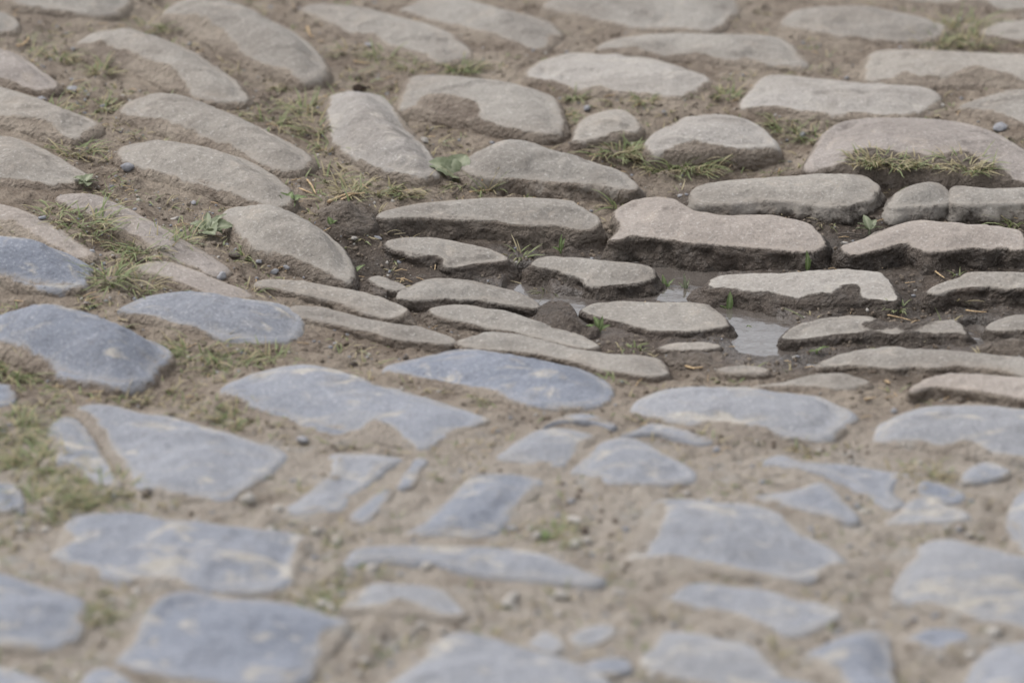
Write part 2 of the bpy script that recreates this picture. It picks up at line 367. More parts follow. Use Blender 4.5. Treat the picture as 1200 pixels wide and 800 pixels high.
st('s', 1.5, [(452,285),(460,280),(490,278),(525,281),(550,286),(575,293),(592,301),(588,306),(560,309),(528,314),(520,310),(522,304),(512,300),(485,299),(475,295),(460,291)], True, sl=.8, dome=.3)
st('s', 1.6, [(625,309),(635,302),(660,301),(700,304),(745,309),(762,314),(765,322),(750,330),(720,334),(694,334),(687,327),(665,320),(645,315),(630,313)], True, sl=.7, dome=.4)
st('w', 1.1, [(826,337),(840,325),(870,321),(925,320),(960,317),(1000,316),(1030,319),(1042,329),(1050,346),(1046,353),(1020,352),(985,353),(945,355),(920,352),(890,347),(850,341)], True, sl=.75, dome=.3,
   clean=[(830,335),(845,322),(870,317),(925,317),(960,314),(1000,313),(1030,316),(1042,326),(1052,345),(1048,355),(1030,352),(1008,348),(1005,336),(985,336),(970,344),(945,345),(938,352),(925,350),(900,346),(880,343),(850,340)], label='mud-smeared slab in the rut beside the puddle')
st('s', 3.0, [(1088,341),(1108,331),(1127,325),(1138,319),(1175,319),(1240,322),(1240,338),(1200,337),(1182,338),(1162,335),(1137,337),(1112,339),(1097,343)], True)
st('s', 1.9, [(467,348),(475,338),(500,328),(530,327),(570,333),(600,341),(620,350),(627,360),(600,356),(560,351),(520,349),(490,351)], True)
st('s', 1.7, [(683,364),(693,357),(715,354),(750,354),(787,354),(825,356),(837,364),(849,375),(851,382),(830,385),(800,388),(765,387),(738,380),(708,373)], True, dome=.1)
st('s', 1.7, [(917,395),(932,382),(960,374),(992,371),(1022,372),(1040,378),(1075,379),(1100,377),(1118,375),(1128,384),(1131,392),(1120,392),(1075,392),(1037,392),(1007,392),(962,395),(927,398)], True, sl=.6,
   clean=[(912,395),(932,380),(960,371),(992,369),(1026,373),(1010,381),(1037,386),(1075,385),(1100,378),(1118,372),(1132,384),(1133,394),(1120,391),(1075,391),(1037,390),(1007,390),(962,394),(927,400)])
st('s', 1.9, [(1158,384),(1175,373),(1200,369),(1240,369),(1240,386),(1195,386),(1170,387)], True)
st('s', 1.4, [(302,335),(310,328),(337,328),(375,333),(407,339),(440,346),(460,354),(474,362),(470,369),(458,373),(440,369),(412,361),(395,353),(375,348),(350,344),(325,337)], True)
st('s', 1.4, [(342,363),(350,358),(382,361),(420,371),(460,379),(500,386),(525,394),(531,401),(510,402),(470,398),(440,391),(412,384),(375,375),(350,369)], True)
st('s', 1.6, [(507,364),(515,359),(540,357),(575,362),(610,371),(645,381),(680,393),(697,404),(688,408),(660,402),(620,393),(580,384),(545,377),(515,371)], True)
st('s', 1.5, [(538,402),(555,394),(590,392),(630,398),(675,409),(720,415),(763,418),(777,427),(781,437),(765,440),(740,438),(705,432),(680,425),(640,416),(600,411),(560,408)], True, label='long pale cobblestone edging the blue stones below the puddle')
st('s', 1.2, [(845,432),(858,429),(880,429),(897,432),(893,436),(870,437),(852,436)], True)
st('s', 1.2, [(772,407),(790,402),(820,401),(840,404),(835,408),(805,410),(785,410)], True)
st('s', 1.4, [(958,429),(982,416),(1020,411),(1075,409),(1125,412),(1175,417),(1240,424),(1240,443),(1200,438),(1162,432),(1125,428),(1090,431),(1065,428),(1050,431),(1025,429),(1000,427),(975,429)], True)
st('s', .9, [(885,453),(920,448),(955,441),(985,439),(1010,444),(1016,449),(990,454),(950,453),(915,453)])
st('p', 2.2, [(1069,456),(1085,445),(1110,439),(1150,439),(1200,443),(1240,447),(1240,471),(1200,466),(1170,461),(1130,455),(1100,452),(1082,453)], True)
st('m', .9, [(630,364),(640,353),(655,350),(672,360),(682,372),(700,385),(684,392),(655,390),(634,380)], dome=1.0)
st('m', .8, [(375,246),(388,238),(404,235),(422,238),(436,250),(441,262),(430,270),(402,270),(382,260)], dome=1.0)
st('m', .5, [(780,418),(800,412),(830,412),(850,418),(840,426),(800,428)], dome=.8)
st('m', .8, [(1145,406),(1165,398),(1200,396),(1240,398),(1240,410),(1180,412)], dome=.8)
st('s', .8, [(436,327),(445,324),(460,329),(472,336),(465,340),(450,337)], True)
st('m', .8, [(431,340),(442,335),(453,340),(449,347),(436,347)], dome=.5)
# blue stones
st('b', 1.4, [(-45,276),(0,275),(30,278),(60,287),(85,298),(105,308),(108,317),(100,326),(100,338),(80,345),(55,346),(30,339),(0,330),(-45,322)], dome=1.2)
st('b', 2.0, [(-32,375),(0,367),(20,361),(55,360),(90,365),(130,378),(165,392),(193,402),(204,413),(198,424),(185,438),(172,452),(152,461),(135,462),(115,458),(80,450),(70,443),(50,431),(30,419),(0,411),(-32,402)], dome=1.8, label='high domed dark blue-grey cobblestone at the left edge')
st('b', 1.1, [(136,363),(150,352),(175,345),(215,338),(250,344),(290,349),(320,352),(345,361),(355,378),(350,396),(335,404),(300,404),(260,400),(230,390),(190,378),(155,371)], dome=.8)
st('b', 1.0, [(447,434),(460,425),(510,415),(530,408),(560,408),(600,417),(650,424),(690,434),(712,447),(718,461),(705,476),(680,480),(640,480),(610,475),(580,464),(545,456),(510,449),(465,441)], dome=.9)
st('b', .8, [(258,453),(275,445),(300,435),(340,426),(375,428),(410,437),(440,450),(480,460),(520,470),(560,485),(575,490),(555,501),(530,508),(502,526),(490,527),(470,514),(440,502),(415,507),(395,510),(365,502),(335,492),(300,479),(275,466)])
st('b', .8, [(80,486),(62,492),(56,508),(73,519),(68,542),(90,549),(108,564),(138,568),(126,542),(110,516),(96,494)], dome=.3)
st('b', 1.0, [(86,478),(112,470),(140,477),(170,485),(210,488),(235,500),(270,508),(300,518),(337,527),(330,546),(300,567),(272,587),(255,590),(230,584),(190,577),(165,576),(154,558),(138,534),(124,510),(108,492)], dome=.4)
st('b', 1.0, [(80,608),(100,600),(150,598),(175,603),(190,614),(230,610),(265,615),(300,618),(340,622),(368,630),(345,641),(340,656),(335,686),(315,697),(280,697),(240,692),(215,683),(180,682),(122,680),(112,668),(85,661),(58,652),(70,642),(92,634),(84,624)])
st('b', 1.0, [(-45,665),(0,670),(30,680),(60,690),(90,695),(100,705),(90,720),(97,738),(85,752),(60,762),(35,760),(0,757),(-45,750)])
st('b', 1.2, [(200,690),(225,689),(265,702),(300,705),(345,705),(380,715),(412,725),(398,736),(380,746),(370,760),(365,786),(350,803),(300,808),(210,798),(180,792),(150,786),(130,778),(150,762),(160,748),(170,725),(180,705)])
st('b', 1.0, [(-40,772),(0,780),(25,786),(55,798),(62,818),(50,850),(-40,850)])
st('b', .7, [(103,789),(118,782),(135,784),(152,797),(148,818),(95,818)])
st('b', 1.2, [(512,748),(535,735),(560,740),(600,752),(640,762),(680,775),(712,790),(722,825),(690,850),(470,850),(440,830),(450,803),(480,785),(503,766)])
st('b', 1.0, [(398,712),(418,700),(432,685),(450,682),(490,683),(515,690),(535,705),(541,722),(522,725),(500,718),(475,712),(440,712),(415,715)], dome=.9)
st('b', .9, [(404,656),(415,642),(440,636),(490,635),(540,636),(590,638),(640,645),(660,655),(690,668),(706,678),(690,687),(650,685),(610,681),(580,679),(550,674),(520,667),(480,661),(450,660),(412,664)], hull=False)
st('b', .6, [(335,597),(360,572),(383,556),(390,545),(384,531),(410,529),(450,532),(473,537),(457,549),(445,561),(430,571),(413,586),(405,597),(380,603),(345,604)], dome=.3, hull=False)
st('b', .7, [(411,609),(425,590),(445,578),(456,572),(451,590),(436,606),(424,616)], dome=.3)
st('b', .7, [(469,571),(477,551),(489,537),(499,540),(491,556),(480,570)], dome=.3)
st('b', .9, [(478,626),(505,606),(530,585),(550,558),(575,553),(610,555),(638,562),(625,576),(605,591),(592,611),(585,624),(565,632),(520,630)])
st('b', .6, [(583,537),(600,520),(625,505),(650,500),(690,507),(698,513),(676,523),(668,541),(655,548),(620,545)], dome=.3)
st('b', 1.0, [(638,502),(648,490),(670,484),(700,486),(723,499),(713,505),(690,498),(660,499)], dome=.5, hull=False)
st('b', .8, [(668,551),(690,535),(702,520),(717,512),(740,511),(760,519),(775,532),(800,542),(815,552),(812,564),(790,569),(760,570),(720,569),(695,562)])
st('b', 1.0, [(728,511),(745,500),(765,495),(790,499),(815,505),(834,515),(830,524),(810,522),(790,517),(765,512),(740,516)], dome=.5, hull=False)
st('b', 1.0, [(739,475),(755,463),(780,455),(815,452),(850,457),(900,461),(950,461),(975,469),(1003,482),(1000,493),(985,506),(968,518),(950,517),(920,514),(890,505),(850,499),(815,499),(780,494),(745,486)], dome=.7, label='blue-grey cobblestone with cream streaks, in front of the puddle')
st('b', 1.2, [(1022,514),(1030,495),(1055,482),(1085,475),(1140,472),(1180,476),(1240,486),(1240,545),(1200,540),(1170,537),(1150,529),(1100,527),(1080,524),(1060,522),(1027,523)], dome=1.0)
st('b', .7, [(898,541),(915,532),(940,539),(980,540),(1010,545),(1040,550),(1066,557),(1052,563),(1047,575),(1062,590),(1052,599),(1035,599),(1020,585),(1000,572),(985,564),(955,555),(920,550)], dome=.3, hull=False)
st('b', .7, [(888,581),(930,575),(960,564),(976,572),(991,589),(1007,603),(1000,614),(975,607),(940,600),(905,592)], dome=.4)
st('b', .7, [(1078,566),(1088,562),(1108,568),(1127,575),(1129,586),(1114,592),(1090,587),(1076,579)], dome=.3)
st('b', .6, [(1068,586),(1085,582),(1110,592),(1137,601),(1130,611),(1095,614),(1040,615),(1055,600)], dome=.3)
st('b', .8, [(1129,564),(1139,544),(1160,541),(1183,553),(1165,563),(1145,567)], dome=.3)
st('b', 1.4, [(1182,602),(1188,582),(1200,572),(1240,562),(1240,660),(1205,652),(1190,632),(1182,617)], dome=1.0)
st('b', .9, [(735,656),(758,645),(770,625),(785,606),(782,595),(762,588),(790,582),(840,588),(890,590),(915,600),(930,624),(955,632),(985,650),(997,660),(965,667),(945,682),(900,675),(850,665),(800,657)])
st('b', .8, [(788,702),(800,685),(825,680),(860,688),(900,690),(930,705),(970,708),(986,716),(970,732),(935,747),(910,740),(880,727),(850,717),(815,712)])
st('b', 1.3, [(1044,692),(1050,675),(1075,655),(1080,633),(1110,628),(1150,639),(1200,654),(1240,662),(1240,748),(1190,738),(1140,728),(1100,715),(1060,708)], dome=.8)
st('b', .8, [(750,777),(770,755),(775,740),(800,738),(840,745),(880,755),(895,774),(915,790),(905,812),(850,808),(800,797),(770,787)])
st('b', 1.4, [(944,764),(970,750),(1000,738),(1030,735),(1045,750),(1045,785),(1052,825),(1005,825),(985,793),(962,778)], dome=1.0)
st('b', .6, [(1062,747),(1090,736),(1130,738),(1137,750),(1112,757),(1090,767),(1070,758)], dome=.3)
st('b', 1.2, [(1130,808),(1145,770),(1165,755),(1200,750),(1240,752),(1240,850),(1140,850)])
st('b', .7, [(667,746),(690,733),(715,733),(723,741),(706,754),(680,759)], dome=.4)
st('b', .7, [(619,754),(640,738),(660,752),(652,766),(630,765)], dome=.4)
st('b', .6, [(690,778),(712,770),(733,772),(741,784),(722,792),(700,791)], dome=.4)
st('b', .9, [(-25,563),(0,565),(15,568),(25,578),(29,592),(15,602),(-25,600)])
st('b', .9, [(-25,448),(0,449),(12,452),(19,465),(10,477),(-25,478)])
st('b', .9, [(885,808),(905,792),(935,796),(965,806),(970,840),(890,840)])

# stones just outside the frame, the same paving going on (world metres, simple outlines)
def world_out(cx, cy, L, W, rot):
    a = np.linspace(0, 2*pi, 14, endpoint=False)
    r = 1+rng.uniform(-.09, .09, 14)
    x = np.sign(np.cos(a))*np.abs(np.cos(a))**.7*L/2*r; y = np.sign(np.sin(a))*np.abs(np.sin(a))**.7*W/2*r
    return np.stack([cx+x*cos(rot)-y*sin(rot), cy+x*sin(rot)+y*cos(rot)], -1)

STONES = []      # (world outline xy, p, spec)
allpoly = []
for s in ST:
    s['p'] *= .82 if s['w'] else (.85 if s['k'] == 'b' else .95); s['dome'] *= 1.9
    P = catmull(s['pts'], 8)
    P = resample(P, 200)
    tan_ = np.roll(P, -1, 0)-np.roll(P, 1, 0); tan_ /= np.linalg.norm(tan_, axis=1)[:, None]+1e-9
    nrm = np.stack([tan_[:, 1], -tan_[:, 0]], -1)
    area = .5*np.sum(P[:, 0]*np.roll(P[:, 1], -1)-np.roll(P[:, 0], -1)*P[:, 1])
    if area < 0: nrm = -nrm
    c = P.mean(0)
    pp = s['p']/100
    if not s['w']:
        P = P - np.stack([np.zeros(len(P)), np.clip(nrm[:, 1], 0, 1)*(pp*(650 if s['k'] == 'b' else 150))], -1)
    else:
        P = P - np.stack([np.zeros(len(P)), np.clip(nrm[:, 1], 0, 1)*1.0], -1)
    cen = onM(c[0], c[1])
    Q = onM(P[:, 0], P[:, 1])
    s['trace'] = Q[:, :2]
    asp = (P[:, 0].ptp() if hasattr(P[:, 0], 'ptp') else np.ptp(P[:, 0]))
    if not s['w'] and s['k'] != 'm' and s['hull']: Q = round_body(Q[:, :2], 200, .0045 if s['k'] != 'b' else .0035)
    s['poly'] = Q[:, :2]; s['pxw'] = np.ptp(P[:, 0])
    allpoly.append(Q[:, :2])
out_specs = []
def in_view(x, y, m=0.07):
    z = float(Mz(np.array(x), np.array(y)))
    q = proj(np.array([x, y, z])); sc1 = 1080*m
    return -sc1*1.3 < q[0] < 1200+sc1*1.3 and -sc1*.5 < q[1] < 800+sc1*.7
yy = -1.45; row = 0
while yy < 1.95:
    W = rng.uniform(.12, .15); xx = -1.35+rng.uniform(-.1, .1)
    while xx < 1.35:
        L = rng.uniform(.17, .25); cx = xx+L/2
        rot = rng.uniform(-.06, .06) - (.35 if cx < -.45 and yy > -.3 else 0)
        cy = yy+rng.uniform(-.01, .01)+(.25*max(0, -cx-.45) if yy > -.3 else 0)
        poly = world_out(cx, cy, L, W, rot)
        if not any(in_view(*q, m=.03) for q in poly) and not in_view(cx, cy, .03):
            out_specs.append(dict(k='b' if cy < -.2 else 's', p=rng.uniform(.8, 1.2), w=False, clean=None, label=None, dome=.6, poly=resample(catmull(poly, 8), 90), pxw=60, far=True))
        xx += L+rng.uniform(.025, .05)
    yy += W+rng.uniform(.03, .045); row += 1
# drop outside stones that would overlap a traced one
keep = []
for o in out_specs:
    bad = False
    for q in allpoly:
        if np.abs(q.mean(0)-o['poly'].mean(0)).max() < .35:
            if inside(o['poly'], q).any() or inside(q, o['poly']).any() or segdist(o['poly'][::6], q[::4]).min() < .012: bad = True; break
    if not bad: keep.append(o)
ALL = ST+keep

# ------------------------------------------------------------------ soil sheet (one mesh, fine in view, coarse to the horizon)
def graded(lo, hi, step, far):
    a = list(np.arange(lo, hi+step/2, step)); s = step; x = a[-1]; r = []
    while x < far: s *= 1.22; x += s; r.append(x)
    s = step; x = lo; l = []
    while x > -far: s *= 1.22; x -= s; l.append(x)
    return np.array(l[::-1]+a+r)
GX = graded(-.78, .78, .0028, 70); GY = graded(-.98, 1.22, .0036, 90)
X, Y = np.meshgrid(GX, GY)
M0 = Mz(X, Y)
# fade the macro relief far out
wsum = np.full(X.shape, 1/(.06**2)*.02); psum = wsum*.009
din = np.full(X.shape, .2)      # signed distance to the nearest stone
wallw = np.zeros(X.shape)
for s in ALL:
    poly = s['poly']; lo = poly.min(0)-.09; hi = poly.max(0)+.09
    ix = np.searchsorted(GX, [lo[0], hi[0]]); iy = np.searchsorted(GY, [lo[1], hi[1]])
    sl = (slice(iy[0], iy[1]), slice(ix[0], ix[1]))
    if ix[1]-ix[0] < 1 or iy[1]-iy[0] < 1: continue
    P = np.stack([X[sl], Y[sl]], -1)
    d = signed(P, poly[::3])
    wgt = 1/(np.clip(d, 0, None)+.006)**2*sstep(.09, .05, d)
    wsum[sl] += wgt; psum[sl] += wgt*s['p']/100
    din[sl] = np.minimum(din[sl], d)
Pf = psum/wsum
Gz = M0-Pf
dpos = np.clip(din, 0, None)
# wetness by distance to the middle of the rut
q = proj(np.stack([X, Y, M0], -1))
def blob(cx, cy, rx, ry, a=1.): return a*np.exp(-(((q[..., 0]-cx)/rx)**2+((q[..., 1]-cy)/ry)**2)**1.5)
WETF = np.clip(blob(780, 325, 330, 70)+blob(1100, 340, 260, 100)+blob(480, 300, 130, 60, .8)+blob(1000, 215, 300, 50, .75)+blob(400, 225, 90, 60, .35)+blob(760, 395, 230, 50, .6)+blob(640,175,120,40,.35), 0, 1)
SANDY = np.clip(sstep(430, 560, q[..., 1]), 0, 1)*.9+.12*sstep(120, 20, q[..., 1])
front = (q[..., 2] if False else 0)
# roughness of the soil
near = sstep(3.0, 1.2, np.abs(X))*sstep(3, 1.5, np.abs(Y))
near = near*(.4+.6*sstep(.0, .022, dpos))
nz = .0034*fbm(X, Y, .0, .055, 3, 3)+.0024*fbm(X, Y, 3., .017, 3, 8)+.0026*(.4-np.abs(noise3(X/.0085, Y/.0095, 0, 14)))
clod = np.clip(fbm(X, Y, 7., .022, 2, 33)-.2, 0, 1)*.008
Gz = Gz+(nz+clod*(1-.5*WETF))*near
# soil creeping up against the stones
Gz = Gz + np.minimum(.0012+.20*Pf, .006)*np.exp(-dpos/.012)*(1+.9*noise3(X/.026, Y/.026, 2., 51))
# sagging between widely spaced stones
Gz = Gz - .002*sstep(.012, .05, dpos)*near
# puddle
ZW = None
PUD = [[(598,334),(612,322),(630,326),(640,345),(662,349),(692,352),(700,372),(684,382),(664,366),(640,358),(618,356),(600,350)],
       [(700,352),(735,345),(765,338),(768,322),(790,318),(835,320),(828,336),(818,345),(830,352),(870,362),(905,372),(925,382),(918,396),(930,410),(890,420),(862,400),(858,378),(842,362),(800,352),(750,351),(715,354)],
       [(716,306),(760,306),(800,312),(880,318),(930,316),(925,320),(850,320),(830,324),(775,322),(765,314)],
       [(1132,388),(1145,382),(1165,392),(1155,402),(1140,410),(1130,402)]]
ZW = float(Mz(PC[0], PC[1]))-.0115
pudd = np.full(X.shape, 1.)
for pl in PUD:
    W_ = unproj(np.array([a for a, b in pl], float), np.array([b for a, b in pl], float), ZW)[:, :2]
    lo = W_.min(0)-.1; hi = W_.max(0)+.1
    ix = np.searchsorted(GX, [lo[0], hi[0]]); iy = np.searchsorted(GY, [lo[1], hi[1]])
    sl = (slice(iy[0], iy[1]), slice(ix[0], ix[1]))
    pudd[sl] = np.minimum(pudd[sl], signed(np.stack([X[sl], Y[sl]], -1), resample(catmull(W_, 4), 60)))
pudd = pudd-.006+.003*fbm(X, Y, 5., .02, 2, 77)
rim = ZW+.0022+np.clip(pudd, 0, .05)*.10+nz*.8
Gz = np.where(pudd < .3, np.maximum(Gz, np.minimum(rim, ZW+.004+nz)), Gz)
k = sstep(.004, -.006, pudd)
Gz = Gz*(1-k)+(ZW-.007+nz*.3)*k
SOAK = np.clip(sstep(.10, .0, pudd)+.25*noise3(X/.05, Y/.05, 4., 19), 0, 1)*WETF
# keep the sheet well under the stones
Gz = Gz - .035*sstep(-.010, -.034, din)
# patches of bare mud smeared over some stone feet
IDX = (np.arange(len(GY)-1)[:, None]*len(GX)+np.arange(len(GX)-1)[None, :])
F = np.stack([IDX, IDX+1, IDX+1+len(GX), IDX+len(GX)], -1).reshape(-1, 4)
road = mk('cobbled_road', np.stack([X, Y, Gz], -1).reshape(-1, 3), F, SOIL, None, dict(wet=WETF.ravel(), sandy=SANDY.ravel(), soaked=SOAK.ravel()))
road['kind'] = 'structure'; road['label'] = 'worn cobbled farm road with brown soil filling the joints'

def gsamp(A, x, y):
    i = np.clip(np.searchsorted(GX, x)-1, 0, len(GX)-2); j = np.clip(np.searchsorted(GY, y)-1, 0, len(GY)-2)
    u = (x-GX[i])/(GX[i+1]-GX[i]); v = (y-GY[j])/(GY[j+1]-GY[j])
    return A[j, i]*(1-u)*(1-v)+A[j, i+1]*u*(1-v)+A[j+1, i]*(1-u)*v+A[j+1, i+1]*u*v
def ground_at(px, py):
    px = np.asarray(px, float); py = np.asarray(py, float); z = np.zeros(px.shape)-.01
    for _ in range(10):
        P = unproj(px, py, z); z = z*.4+.6*gsamp(Gz, P[..., 0], P[..., 1])
    P = unproj(px, py, z); P[..., 2] = gsamp(Gz, P[..., 0], P[..., 1]); return P

# water
xs = np.linspace(-.14, .72, 44); ys = np.linspace(-.18, .52, 40)
wx, wy = np.meshgrid(xs, ys); I = (np.arange(39)[:, None]*44+np.arange(43)[None, :])
a = unproj(np.array([590., 1180.]), np.array([300., 300.]), ZW); b_ = unproj(np.array([590., 1180.]), np.array([425., 425.]), ZW)
x0, x1 = a[0, 0]-.01, a[1, 0]+.01; y0, y1 = b_[0, 1]-.01, a[0, 1]+.01
wx = x0+(wx-xs[0])/(xs[-1]-xs[0])*(x1-x0); wy = y0+(wy-ys[0])/(ys[-1]-ys[0])*(y1-y0)
pd = mk('puddle', np.stack([wx, wy, np.full(wx.shape, ZW)], -1).reshape(-1, 3), np.stack([I, I+1, I+45, I+44], -1).reshape(-1, 4), M_WATER)
pd['kind'] = 'structure'; pd['label'] = 'shallow muddy puddle reflecting pale sky between the stones'

# ------------------------------------------------------------------ stones
MATS = dict(w=M_PALE, s=M_SAND, p=M_PINK, b=M_BLUE, m=M_SAND)
def build_stone(s, idx):
    far = s.get('far', False)
    poly = s['poly']; per = np.linalg.norm(np.diff(np.vstack([poly, poly[:1]]), axis=0), axis=1).sum()
    blurred = s['k'] == 'b'
    n = 56 if far else int(np.clip(per/(.0045 if blurred else .0032), 48, 230))
    P = resample(poly, n)
    A = .5*np.sum(P[:, 0]*np.roll(P[:, 1], -1)-np.roll(P[:, 0], -1)*P[:, 1])
    if A < 0: P = P[::-1]
    T = np.roll(P, -1, 0)-np.roll(P, 1, 0); T /= np.linalg.norm(T, axis=1)[:, None]
    N = np.stack([T[:, 1], -T[:, 0]], -1)       # outward
    for _ in range(3): N = N*.5+.25*(np.roll(N, 1, 0)+np.roll(N, -1, 0))
    N /= np.linalg.norm(N, axis=1)[:, None]
    P = P+N*(.0018*noise3(P[:, 0]/.015, P[:, 1]/.015, idx, 5)+.0006*noise3(P[:, 0]/.005, P[:, 1]/.005, idx, 6))[:, None]
    pz0 = s['p']/100; wid0 = np.sqrt(abs(A))
    RO = .0 if s['w'] else min(.013, wid0*.09+.001)*(1 if s['k'] == 'b' else 1.2)
    if RO:
        P0 = P.copy(); ins = np.full(n, RO*(.85 if s['k'] == 'b' else .6))
        for it in range(9):
            Pn = P0-N*ins[:, None]; dn = -signed(Pn, P0)
            ins = np.where(dn < .88*ins, ins*.72, ins)
            for _ in range(2): ins = np.minimum(ins, .5*ins+.25*(np.roll(ins, 1)+np.roll(ins, -1)))
        P = P0-N*ins[:, None]
        for _ in range(3): P = .5*P+.25*(np.roll(P, 1, 0)+np.roll(P, -1, 0))
    c = P.mean(0); D = P-c; ev, evec = np.linalg.eigh(D.T@D); wid = np.ptp(D@evec[:, 0]); hw = wid/2
    if blurred: P = P+N*(.0022*noise3(P[:, 0]/.018, P[:, 1]/.018, idx, 15))[:, None]
    sp = .010 if far else (.0052 if blurred else .0036)
    lo = P.min(0); hi = P.max(0)
    gx = np.arange(lo[0], hi[0], sp); gy = np.arange(lo[1], hi[1], sp*.87)
    HX, HY = np.meshgrid(gx, gy); HX = HX+(np.arange(len(gy)) % 2)[:, None]*sp*.5
    H = np.stack([HX.ravel(), HY.ravel()], -1)+rng.uniform(-.15, .15, (HX.size, 2))*sp
    dd = signed(H, P[::2] if n > 80 else P); H = H[dd < -sp*.75]
    pts = np.vstack([P, H])
    vo, _, fo, ov, _, _ = mathutils.geometry.delaunay_2d_cdt([mathutils.Vector(p_) for p_ in pts], [(a_, (a_+1) % n) for a_ in range(n)], [], 1, 1e-6)
    Q = np.array([(v_[0], v_[1]) for v_ in vo]); TF = np.array([f_ for f_ in fo if len(f_) == 3])
    if len(Q) != len(pts) or np.abs(Q[:n]-P).max() > 1e-5: print('cdt order', idx, len(Q), len(pts))
    Dq = -signed(Q, P[::2] if n > 80 else P); Dq = np.clip(Dq, 0, None); Dq[:n] = 0
    # smooth cushion profile, relaxed over the mesh so that no ridge line remains
    h0 = 1-(1-np.clip(Dq/(hw*.95), 0, 1))**2.2
    E = np.unique(np.sort(np.vstack([TF[:, [0, 1]], TF[:, [1, 2]], TF[:, [2, 0]]]), 1), axis=0)
    deg = np.bincount(E.ravel(), minlength=len(Q)).astype(float)
    for _ in range(24):
        sm = np.bincount(E[:, 0], h0[E[:, 1]], len(Q))+np.bincount(E[:, 1], h0[E[:, 0]], len(Q))
        h1 = sm/np.maximum(deg, 1); h1[:n] = 0; h0 = h1
    dome = s['dome']/100; seed = idx*3.7
    tilt = rng.uniform(-.025, .025, 2)
    rr = .0055; rr = min(rr, s['p']/100*.9+.002)
    ro, rd = (rr, rr) if s['w'] else (RO, pz0+.003)
    zt_ = Mz(Q[:, 0], Q[:, 1]); rel = sstep(0, .012, Dq)
    h = dome*h0+rel*(.0034*fbm(Q[:, 0], Q[:, 1], seed, .065, 2, 21)+.0024*(.35-np.abs(fbm(Q[:, 0], Q[:, 1], seed, .024, 2, 25)))+.0008*fbm(Q[:, 0], Q[:, 1], seed, .008, 2, 29))
    stp = noise3(Q[:, 0]/.06+seed, Q[:, 1]/.03, seed, 60)
    h = h-rel*.0026*sstep(.28, .33, stp)+((Q-c)@tilt)*rel*.5
    # edge height wavers and some corners are knocked off
    zt = Mz(P[:, 0], P[:, 1])
    top = np.c_[Q, zt_+h]; nt_ = len(Q)
    mtop = (.28 if s['w'] else (.30 if blurred else .16))*sstep(.010, 0, Dq)
    mtop = mtop+rel*0+.22*sstep(.016, 0, Dq)*noise3(Q[:, 0]/.028, Q[:, 1]/.028, seed, 61)
    if blurred: mtop = mtop+.26*sstep(.50, .95, fbm(Q[:, 0]*.7, Q[:, 1]*1.5, seed, .045, 3, 64))
    elif not s['w']: mtop = mtop+.22*sstep(.3, .9, fbm(Q[:, 0], Q[:, 1], seed, .05, 3, 64))
    rings = []; mud = [mtop]
    wob = .25*noise3(P[:, 0]/.030, P[:, 1]/.030, seed, 62)
    nb = 5 if s['w'] else 7; pz = s['p']/100
    depth = pz+.030
    for j in range(1, nb+1):
        a_ = j/nb*pi/2*.92
        o = ro*sin(a_); d_ = rd*(1-cos(a_))
        Qr = P+N*o; nn = fbm(Qr[:, 0], Qr[:, 1], zt-d_+seed, .012, 2, 41)*.0010*(j/nb)
        rings.append(np.c_[Qr+N*nn[:, None], zt-d_])
        f = j/nb
        mud.append(np.clip(.3+.6*f+wob, 0, 1) if s['w'] else np.full(n, .16+.42*f**2.5)+wob*.5)
    K = 3 if far else 11
    slope = s['sl'] if s.get('sl') else (.34 if s['w'] else .35)
    for j in range(1, K+1):
        d_ = rd*.88+depth*(j/K)**1.1; o = ro+slope*(d_-rd*.88)
        Qr = P+N*o; g1 = sstep(0, .006, d_-rd*.7)
        nn = (.0066*fbm(Qr[:, 0]+3, Qr[:, 1], (zt-d_)+seed, .028, 2, 43)+.0032*fbm(Qr[:, 0], Qr[:, 1], (zt-d_)*1.3+seed, .0085, 2, 46))*g1
        dz = .0012*fbm(Qr[:, 0], Qr[:, 1], (zt-d_)+seed, .009, 2, 49)*g1
        rings.append(np.c_[Qr+N*nn[:, None], zt-d_+dz])
        mud.append(np.clip(.85+.2*j+wob*.6, .55, 1)*1. if s['w'] else np.clip(.62+.9*(d_/max(pz, .008))+wob, 0, 1))
    V = np.vstack([top]+rings); mud = np.concatenate(mud)
    if s.get('side', 1.) < 1:      # bare rock flank with patches of mud
        nr_ = len(V)-nt_
        bare = np.clip(s['side']+.33*fbm(V[nt_:, 0], V[nt_:, 1], V[nt_:, 2]+seed, .030, 3, 88), 0, 1)
        dep = Mz(V[nt_:, 0], V[nt_:, 1])-V[nt_:, 2]
        mud[nt_:] = np.maximum(np.minimum(mud[nt_:], bare), sstep(pz*.55, pz*1.05, dep+.002*bare))
    i = np.arange(n); k_ = (i+1) % n
    idr = [i]+[nt_+r_*n+i for r_ in range(len(rings))]
    F = [tuple(f_) for f_ in TF]
    for r_ in range(len(rings)):
        a0, b0_ = idr[r_], idr[r_+1]
        F += list(zip(a0.tolist(), b0_.tolist(), b0_[k_].tolist(), a0[k_].tolist()))
    istop = np.arange(len(V)) < nt_
    if 'trace' in s and not s['w'] and s['hull'] and s['k'] != 'm':
        st_ = signed(V[:, :2], s['trace'][::2])
        dn_ = .0035*fbm(V[:, 0], V[:, 1], seed, .022, 3, 66)
        lo_ = -.003 if s['k'] == 'b' else -.002
        mud = np.maximum(mud, .95*sstep(lo_*2.2, .0085, st_+dn_+.0022*noise3(V[:, 0]/.006, V[:, 1]/.006, seed, 67)))
    pq = proj(V)
